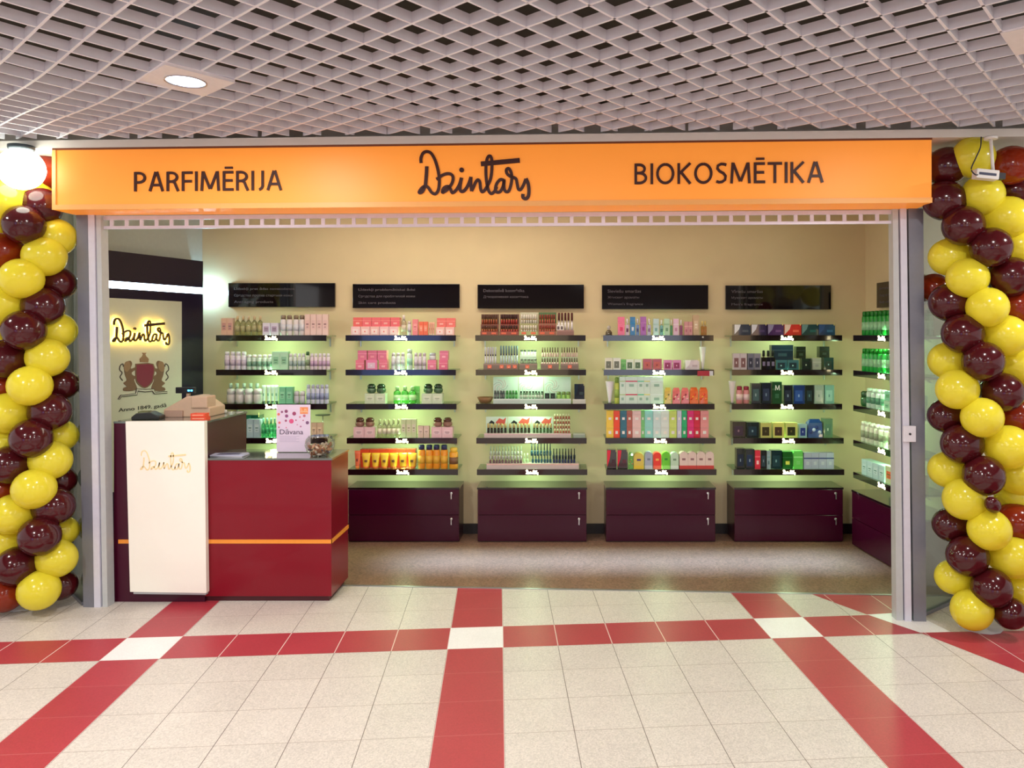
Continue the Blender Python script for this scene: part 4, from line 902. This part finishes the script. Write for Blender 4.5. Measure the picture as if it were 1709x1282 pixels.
R(4,2,'cone',1010.5,1025.5,1,637,(236,232,240),(60,60,60),W_,'white paper cone at the left end of the third shelf, fourth unit')
R(4,2,'cyl',1025.5,1034,1,630,(190,206,90),(120,150,60),(150,180,80),'yellow-green tall bottle beside the paper cone, third shelf')
for q in range(2):
    for (a_, b_, c_, nm) in ((1034,1044,(176,206,150),'pale green'),(1044,1064,(206,44,80),'red-striped'),(1064,1075,(96,206,160),'green-striped'),(1075,1085,(226,230,140),'yellow-striped'),(1085,1107,(222,240,232),'plain white')):
        R(4,2,'plain',a_,b_,1,[629,651][q],(214,236,222),c_,(150,190,170),'%s white carton in the %s row of the third shelf, fourth unit' % (nm, ['upper','lower'][q]), ybase=[651,None][q], gap=.015, depth=.07)
R(4,2,'bag',1108.5,1121,1,647,(222,190,90),(240,220,120),(110,120,60),'yellow gift bag on the third shelf of the fourth unit')
R(4,2,'bag',1122,1150,2,647.5,(226,110,110),(240,200,190),(150,30,60),'pink gift bag with flowers on the third shelf of the fourth unit')
R(4,2,'bag',1151,1182,2,647,(240,104,40),(250,160,60),(226,70,40),'orange gift bag at the right end of the third shelf, fourth unit')
for (a_, b_, c_, nm) in ((1012,1024,(244,206,70),'yellow'),(1024,1034.5,(244,74,40),'red-orange'),(1035,1046,(40,110,130),'blue patterned'),(1046,1055.5,(180,96,80),'brown patterned'),(1055.5,1070,(236,200,196),'pale pink'),(1070,1076,(120,200,120),'green edged'),(1076,1090,(150,220,210),'cyan'),(1090,1103,(206,226,226),'white'),(1103,1117,(222,230,226),'silver white'),(1117,1129.5,(206,226,110),'lime'),(1130,1137.5,(206,206,230),'lilac'),(1138,1146.5,(20,176,110),'emerald'),(1147,1158,(226,30,120),'magenta'),(1158,1168.5,(214,20,60),'crimson'),(1169,1183,(232,150,150),'rose')):
    dk_ = tuple(int(v*.9+10) for v in c_)
    R(4,3,'plain',a_,b_,1,706,c_,dk_,(240,236,230),'%s carton in the lower row of the fourth shelf, fourth unit' % nm, gap=.03, depth=.06)
    R(4,3,'plain',a_,b_,1,685.5,c_,dk_,(240,236,230),'%s carton in the upper row of the fourth shelf, fourth unit' % nm, ybase=706, gap=.03, depth=.06)
for (a_, b_, yt_, k_, c1_, c2_, c3_, nm) in ((1012.5,1029.5,751,'wrap',(30,16,22),(226,30,60),(60,30,40),'black and red wrapped set at the far left'),(1030,1048,751,'wrap',(34,20,26),(226,30,60),(90,40,50),'black and red wrapped set, second from the left'),(1048.5,1057,755,'bag',(90,160,60),(240,110,90),(200,220,90),'green gift bag'),(1057.5,1075,756,'arch',(226,200,90),(236,206,60),(80,60,130),'yellow arched carton'),(1076,1089.5,754,'arch',(170,180,200),(206,210,220),(120,130,150),'grey-blue arched carton'),(1090,1104,755,'arch',(240,60,46),(250,110,90),(250,180,90),'red-orange arched carton'),(1105,1118.5,754,'arch',(110,206,50),(160,230,110),(60,150,50),'lime green arched carton'),(1119,1133,755,'arch',(196,222,196),(226,236,226),(120,150,120),'pale green arched carton')):
    R(4,4,k_,a_,b_,1,yt_,c1_,c2_,c3_,nm+' on the bottom shelf, fourth unit')
R(4,4,'arch',1134,1192,4,754,(232,206,196),(214,70,64),(150,110,110),'cream arched carton with red base at the right of the bottom shelf, fourth unit', gap=.03)
# unit 5 : men's fragrance
for (a_, b_, c1_, c2_, c3_, nm) in ((1225,1253.5,(60,66,86),(226,230,240),(90,96,110),'silver-grey'),(1254,1280,(50,36,80),(210,214,230),(80,60,110),'dark violet'),(1281,1308,(84,50,110),(150,140,180),(120,80,140),'purple'),(1309,1337.5,(214,50,50),(240,210,200),(240,110,90),'bright red'),(1338,1366,(26,70,80),(110,150,150),(40,110,110),'dark teal'),(1366.5,1394,(30,66,120),(50,90,150),(60,110,170),'deep blue')):
    R(5,0,'wrap',a_,b_,1,541.5,c1_,c2_,c3_,nm+' film-wrapped set on the top shelf of the fifth unit', gap=.02, depth=.06)
R(5,1,'frame',1223.5,1247,2,590,(190,180,190),(120,80,80),(230,220,220),'clear wrapped bottle set at the left of the second shelf, fifth unit')
R(5,1,'frame',1248,1270,2,590,(120,120,140),(50,50,70),(190,190,210),'grey wrapped bottle set beside the clear ones, fifth unit')
R(5,1,'perf',1271,1294,3,585,(30,20,44),(14,24,20),(120,110,140),'dark bottle with black cap on the second shelf, fifth unit')
R(5,1,'frame',1295,1334,2,601,(60,110,120),(20,44,56),(170,220,220),'dark teal glass-fronted carton on the second shelf, fifth unit')
R(5,1,'plain',1287,1325,1,576,(16,40,60),(20,60,80),(26,70,80),'large dark blue box stacked above the teal cartons', ybase=601, y=.05, depth=.08)
R(5,1,'plain',1329,1345.5,1,578.5,(14,30,20),(20,40,30),(40,60,40),'dark green box stacked right of the large blue one', ybase=598.5, y=.05)
R(5,1,'frame',1338,1354,1,598.5,(20,40,36),(10,20,24),(200,210,190),'dark carton with a bright bottle under the dark green box')
R(5,1,'plain',1356,1371,1,598,(176,180,170),(190,190,186),(150,150,150),'pale grey carton on the second shelf of the fifth unit')
R(5,1,'plain',1367.5,1385,1,578.5,(12,34,24),(20,44,34),(50,70,60),'dark green box stacked at the right of the second shelf', ybase=597, y=.05)
R(5,1,'frame',1375,1392,1,597,(26,60,66),(12,30,34),(170,200,200),'dark teal carton at the right end of the second shelf, fifth unit')
R(5,2,'cone',1217,1230,1,636.5,(220,206,206),(60,60,60),W_,'white paper cone at the left end of the third shelf, fifth unit')
R(5,2,'cyl',1229.5,1253,2,645,(206,130,130),(150,40,60),(230,200,200),'rounded pink and red bottle on the third shelf, fifth unit')
for (a_, b_, yt_, c1_, c2_, c3_, nm) in ((1254,1270,640,(24,36,46),(60,90,90),(150,170,170),'dark slate'),(1271,1287.5,639,(22,30,50),(40,50,80),(130,150,170),'navy'),(1308,1323.5,643,(18,22,40),(30,40,60),(150,170,190),'black'),(1324.5,1343.5,643,(20,50,120),(40,80,160),(150,180,220),'royal blue'),(1344.5,1358,643,(14,24,30),(30,50,60),(120,160,170),'black-teal'),(1359,1375.5,643,(160,176,166),(180,190,186),(110,130,130),'pale grey'),(1376.5,1393,643,(130,180,170),(160,206,196),(90,140,140),'pale teal')):
    R(5,2,'frame',a_,b_,1,yt_,c1_,c2_,c3_,nm+' carton with bottle on the third shelf of the fifth unit')
R(5,2,'plain',1288.5,1305.5,1,637.5,(20,70,36),(24,76,40),(40,96,60),'dark green carton marked M on the third shelf, fifth unit')
mo = bpy.context.scene.collection.objects[-1]
ax, az = CAB.pt(1293.5, 643, .03); bx2, bz = CAB.pt(1301.5, 651.5, .03)
mb = MB()
strokes(mb, 'M', ax, bx2, bz, az, -.001, 0, mat((225,232,225), .4))
lm = mb.build('letter_mark'); lm.parent = mo; wl = mo.location; lm.location = (-wl[0], -.002, -wl[2]); mo.rotation_euler = (0,0,0)
for (a_, b_, yt_, k_, c1_, c2_, c3_, nm) in ((1222,1245,704,'frame',(44,36,30),(60,40,60),(150,120,130),'black-brown carton'),(1246,1267.5,705,'frame',(26,36,40),(20,50,66),(130,160,170),'black-teal carton'),(1269,1288,706,'frame',(196,190,110),(60,50,24),(110,100,60),'olive-bordered carton'),(1290,1309.5,706,'frame',(214,206,110),(70,44,24),(130,100,50),'yellow-bordered carton'),(1311,1332,706,'frame',(206,206,120),(40,40,20),(120,110,60),'lime-bordered carton'),(1334,1347,708,'frame',(150,180,190),(30,50,130),(190,200,230),'blue-faced carton'),(1348,1374,700,'bag',(40,76,150),(206,220,240),(30,50,120),'blue and white wrapped bag'),(1374.5,1390.5,699,'frame',(96,130,100),(70,110,90),(206,220,206),'grey-green carton')):
    R(5,3,k_,a_,b_,1,yt_,c1_,c2_,c3_,nm+' on the fourth shelf of the fifth unit')
for (a_, b_, yt_, k_, c1_, c2_, c3_, nm) in ((1229,1244,749,'frame',(20,30,30),(16,36,60),(140,160,170),'black carton at the far left'),(1244.5,1259.5,750,'frame',(16,30,40),(16,44,80),(150,170,190),'black and blue carton, second from the left'),(1260,1269.5,752,'plain',(226,50,76),(236,90,110),(250,210,210),'slim red carton'),(1270,1279.5,752,'frame',(20,20,26),(40,60,70),(150,160,170),'slim black carton'),(1280,1286.5,753,'plain',(150,170,180),(120,150,160),(80,110,120),'slim pale carton'),(1287,1305.5,752,'frame',(14,44,50),(16,60,66),(120,170,170),'dark teal carton'),(1306,1323.5,754,'plain',(16,90,30),(20,100,36),(220,220,90),'dark green carton'),(1324,1340.5,753,'plain',(110,206,96),(150,230,140),(120,206,110),'light green carton')):
    R(5,4,k_,a_,b_,1,yt_,c1_,c2_,c3_,nm+' on the bottom shelf of the fifth unit')
R(5,4,'plain',1342,1392,4,756,(176,180,206),(56,70,130),(190,196,210),'pale lilac carton with blue stripe at the right of the bottom shelf, fifth unit', gap=.02)
# unit 6 : side wall, goods spaced along the wall (local metres)
def srow(i, kind, x0, x1, n, h, c1, c2, c3, label, y=.03, z=0, gap=.08):
    fr_, yf, zt_ = SHELF[(6, i)]; gap = .24 if kind == 'cyl' else gap; w = (x1-x0)/n*(1-gap)
    me = G[kind](w, h, max(.02, w*.9), c1, c2, c3).mesh(NAMEOF[kind]); first = None
    for k_ in range(n):
        if first is None: o = first = bpy.data.objects.new(NAMEOF[kind], me)
        else: o = first.copy()
        C.objects.link(o); o.location = fr_.w(x0+(x1-x0)*(k_+.5)/n, yf+y, zt_-.002+z); o.rotation_euler = (0,0,fr_.a)
        tag(o, label if n == 1 else '%s, %s from the far end' % (label, NTH[k_]), NAMEOF[kind].replace('_', ' '), label)
srow(0,'cyl',.06,.88,13,.19,(20,150,50),(16,120,30),(150,206,160),'printed green bottle in front row, top shelf of side wall')
srow(0,'cyl',.06,.88,13,.19,(20,150,50),(16,120,30),(150,206,160),'green bottle in the back row, top shelf of the side wall', y=.12)
srow(1,'cyl',.06,.62,9,.18,(20,170,60),(16,130,30),(150,206,160),'green bottle with pale print on the second shelf of the side wall')
srow(1,'cyl',.64,.88,4,.17,(190,200,170),(40,180,90),(230,150,150),'pale bottle with green cap on the second shelf of the side wall')
srow(2,'jar',.03,.12,1,.12,(50,110,60),(30,80,40),W_,'small dark green jar at the far end of the third shelf, side wall')
srow(2,'cyl',.13,.42,4,.15,(206,226,214),(200,220,206),(90,150,120),'white-green bottle on the third shelf of the side wall')
srow(2,'box',.43,.88,5,.075,(190,236,206),(150,220,180),(60,140,90),'pale green carton in the lower layer, third shelf of the side wall')
srow(2,'box',.43,.88,5,.07,(150,226,190),(120,200,150),(60,140,90),'pale green carton in the upper layer, third shelf of the side wall', z=.077, y=.035)
srow(3,'cyl',.04,.88,12,.16,(226,228,206),(236,238,220),(150,160,130),'cream white bottle on the fourth shelf of the side wall')
srow(4,'box',.08,.44,4,.12,(190,216,220),(206,226,230),(70,130,120),'white-blue carton on the bottom shelf of the side wall')
srow(4,'box',.45,.88,4,.13,(206,216,170),(236,110,60),(110,130,60),'cream carton with orange mark on the bottom shelf of the side wall')

# ------------------------------------------------------------------ balloons
YEL = mat((255,242,70), .2, coat=.3, transl=.35, vary=.02, scale=4); BRN = mat((82,18,25), .16, coat=.35, transl=.25, vary=.05, scale=4); BRN_BACKLIT = mat((160,52,24), .16, coat=.4, transl=.4, vary=.05, scale=4)  # last one: brown latex reddened in its colour as if lit from behind
def balloon_mesh(m):
    mb = MB(); prof = []
    for i in range(15):
        t = PI*i/14; r = math.sin(t); z = -math.cos(t)
        r *= (1-.10*max(0, -z)**1.5); prof.append((max(.004, r*.98), z*1.06 if z > 0 else z*1.14))
    mb.lathe([(.035,-1.2),(.012,-1.15)]+prof[0:0]+[(.05,-1.12)]+prof[1:], m, seg=28); return mb.mesh('balloon')
BME = {'Y': balloon_mesh(YEL), 'B': balloon_mesh(BRN), 'R': balloon_mesh(BRN_BACKLIT)}
KME = {}
for k_, m_ in (('Y', YEL), ('B', BRN), ('R', BRN_BACKLIT)):
    kb = MB(); kb.lathe([(.05,-1.12),(.06,-1.16),(.03,-1.19),(.09,-1.24)], m_, seg=10); KME[k_] = kb.mesh('knot')
def column(root, axis, items):
    for (px, py, r, k_, Y) in items:
        X = (px-CX)*Y/F; Z = H-(py-CY)*Y/F; R_ = r*Y/F
        dv = Vector((X-axis[0], Y-axis[1], 0))
        if dv.length < .05: dv = Vector((0, -1, 0))
        dv.normalize(); dv.z = random.uniform(-.15, .15)
        q = dv.to_track_quat('Z', 'Y')
        o = bpy.data.objects.new('balloon', BME[k_]); C.objects.link(o); o.rotation_mode = 'QUATERNION'; o.rotation_quaternion = q
        o.location = (X-root.location[0], Y-root.location[1], Z-root.location[2]); o.scale = (R_*1.0, R_*1.0, R_*1.0); o.parent = root
        o['label'] = {'Y': 'yellow balloon', 'B': 'dark brown balloon', 'R': 'brown balloon, light from behind in its colour'}[k_]
        kn = bpy.data.objects.new('knot', KME[k_]); C.objects.link(kn); kn.parent = o
LB = [(5,338,37,'Y',4.62),(68,346,33,'B',4.72),(60,318,26,'Y',4.8),(78,288,30,'R',4.82),(10,262,30,'B',4.9),(40,375,33,'B',4.60),(92,396,32,'Y',4.76),(3,420,32,'R',4.66),(74,428,34,'Y',4.68),
 (36,465,34,'Y',4.58),(96,473,28,'B',4.80),(3,508,38,'Y',4.64),(72,511,33,'B',4.68),(40,551,34,'B',4.58),(93,552,31,'Y',4.80),(9,600,34,'B',4.64),(79,597,33,'Y',4.68),(101,642,27,'B',4.82),
 (50,644,34,'Y',4.58),(2,645,28,'R',4.72),(14,689,34,'Y',4.64),(83,687,33,'B',4.68),(52,732,33,'B',4.58),(2,742,34,'Y',4.70),(98,727,28,'Y',4.82),(84,768,33,'Y',4.68),(17,776,33,'B',4.62),(98,802,26,'B',4.82),
 (57,816,34,'Y',4.58),(3,816,28,'R',4.70),(22,858,34,'Y',4.62),(89,845,33,'B',4.68),(66,895,33,'B',4.58),(8,905,33,'Y',4.68),(103,886,25,'Y',4.82),(94,932,32,'Y',4.68),(28,945,33,'B',4.60),(65,985,33,'Y',4.60),(100,976,26,'B',4.78),(8,992,30,'R',4.62),
 (-38,385,34,'Y',4.74),(-30,451,34,'B',4.74),(-38,517,34,'B',4.74),(-30,583,34,'Y',4.74),(-38,649,34,'Y',4.74),(-30,715,34,'B',4.74),(-38,781,34,'B',4.74),(-30,847,34,'Y',4.74),(-38,913,34,'Y',4.74),(-30,979,34,'B',4.74)]
rt = empty('balloon_column', (-3.36, 4.80, 0)); tag(rt, 'spiral column of yellow and brown balloons left of the shop entrance', 'balloons'); column(rt, (-3.33, 4.80), LB)
pl_ = MB(); pl_.lathe([(.12,0),(.12,.01),(.012,.02),(.012,2.75)], mat((200,200,200), .4), seg=12); pl_.build('pole', rt)
RB = [(1624,263,35,'Y',4.37),(1580,278,33,'B',4.44),(1687,276,33,'R',4.34),(1577,335,34,'B',4.40),(1640,326,35,'Y',4.35),(1697,318,28,'B',4.44),(1680,363,36,'Y',4.34),(1608,377,34,'B',4.32),(1654,413,34,'B',4.26),
 (1585,429,32,'Y',4.46),(1703,412,34,'Y',4.38),(1615,464,34,'Y',4.32),(1686,462,34,'B',4.32),(1559,480,24,'R',4.62),(1586,505,33,'B',4.42),(1648,513,34,'Y',4.27),(1702,512,31,'R',4.38),(1607,557,34,'B',4.32),(1678,560,35,'Y',4.32),
 (1703,607,36,'Y',4.40),(1641,603,34,'B',4.26),(1584,602,32,'Y',4.46),(1598,650,34,'Y',4.32),(1672,655,34,'B',4.32),(1580,694,29,'B',4.46),(1639,697,34,'Y',4.26),(1696,695,32,'R',4.42),(1606,741,34,'B',4.34),(1683,746,37,'Y',4.30),
 (1642,794,34,'B',4.26),(1701,792,36,'Y',4.40),(1583,784,31,'Y',4.46),(1700,826,34,'Y',4.46),(1610,833,35,'Y',4.32),(1695,872,33,'R',4.38),(1588,876,29,'B',4.46),(1651,884,35,'Y',4.26),(1615,928,34,'B',4.32),(1690,930,36,'Y',4.32),
 (1655,981,33,'B',4.26),(1705,985,33,'Y',4.40),(1592,963,29,'Y',4.44),(1622,1018,34,'Y',4.30),(1685,1023,27,'B',4.26),
 (1744,300,34,'B',4.46),(1736,368,34,'Y',4.46),(1744,436,34,'Y',4.46),(1736,504,34,'B',4.46),(1744,572,34,'B',4.46),(1736,640,34,'Y',4.46),(1744,708,34,'Y',4.46),(1736,776,34,'B',4.46),(1744,844,34,'B',4.46),(1736,912,34,'Y',4.46),(1744,980,34,'Y',4.46)]
rt2 = empty('balloon_column', (2.44, 4.44, 0)); tag(rt2, 'spiral column of yellow and brown balloons right of the shop entrance', 'balloons'); column(rt2, (2.46, 4.44), RB)
sb = bpy.data.objects.new('small_balloon', BME['B']); C.objects.link(sb); sb.parent = rt2; Y = 4.18; sb.location = ((1657-CX)*Y/F-2.44, Y-4.44, H-(843-CY)*Y/F); sb.scale = (.042,.042,.06); sb.rotation_euler = (.6,-.9,0); sb['label'] = 'small dark half-inflated balloon'
pl_ = MB(); pl_.lathe([(.12,0),(.12,.01),(.012,.02),(.012,2.7)], mat((200,200,200), .4), seg=12); pl_.build('pole', rt2)

# ------------------------------------------------------------------ globe lamp and camera
Y = 4.52; gx = (35.5-CX)*Y/F; gz = H-(282-CY)*Y/F
r = empty('globe_lamp', (gx, Y, gz)); tag(r, 'glowing white globe lamp under the ceiling edge at the upper left', 'lamp')
b = MB(); b.lathe([(max(.001, .125*math.sin(PI*i/16)), -.122*math.cos(PI*i/16)) for i in range(17)], mat((250,255,240), emit=9), seg=32); b.build('globe', r)
b = MB(); b.lathe([(.05,.113),(.066,.113),(.07,.122),(.07,.137)], mat((60,70,76), .4, .4), seg=24); b.build('collar', r)
Y = 4.19; cx_ = (1645-CX)*Y/F; cz_ = H-(293-CY)*Y/F
r = empty('surveillance_camera', (cx_, Y, cz_)); tag(r, 'small white surveillance camera hanging on a rod above the right balloons', 'camera')
WM = mat((226,224,220), .4)
b = MB(); b.box(-.062, .062, -.025, .03, -.022, .03, WM); o = b.build('housing', r, bevel=.004); o.rotation_euler = (0, .1, 0)
b = MB(); b.box(-.05, .045, -.0262, -.025, -.004, .010, mat((60,66,90), .4)); b.build('side_grille', o)
b = MB(); b.box(.062, .1, -.018, .022, -.014, .02, DARK); b.build('lens', o)
b = MB(); b.tube([(.04,0,.03),(.035,0,.1),(.028,0,.205)], .009, WM, 8); b.lathe([(.035,.198),(.035,.214)], WM, cx=.028, seg=16); b.build('rod', r)
b = MB(); b.tube(smooth([(-.03,-.01,.21),(-.04,-.02,.15),(-.07,-.03,.09),(-.095,-.03,.03),(-.075,-.03,.0),(-.05,-.02,.0)], 5), .0035, DARK, 6); b.build('cable', r)
# small wire stand with round top behind the bowl
r = empty('round_stand', CAB.w(CAB.pt(528,700)[0], .17, SHT[3]-.002)); tag(r, 'thin wire stand with a round top on the fourth shelf, behind the glass bowl', 'stand')
b = MB(); b.lathe([(.06,.17),(.062,.176)], mat((50,60,46), .3), seg=20); b.build('round_top', r)
b = MB(); b.lathe([(.003,.004),(.003,.17)], SIL, seg=8); b.lathe([(.03,0),(.03,.004)], SIL, seg=16); b.build('stem', r)
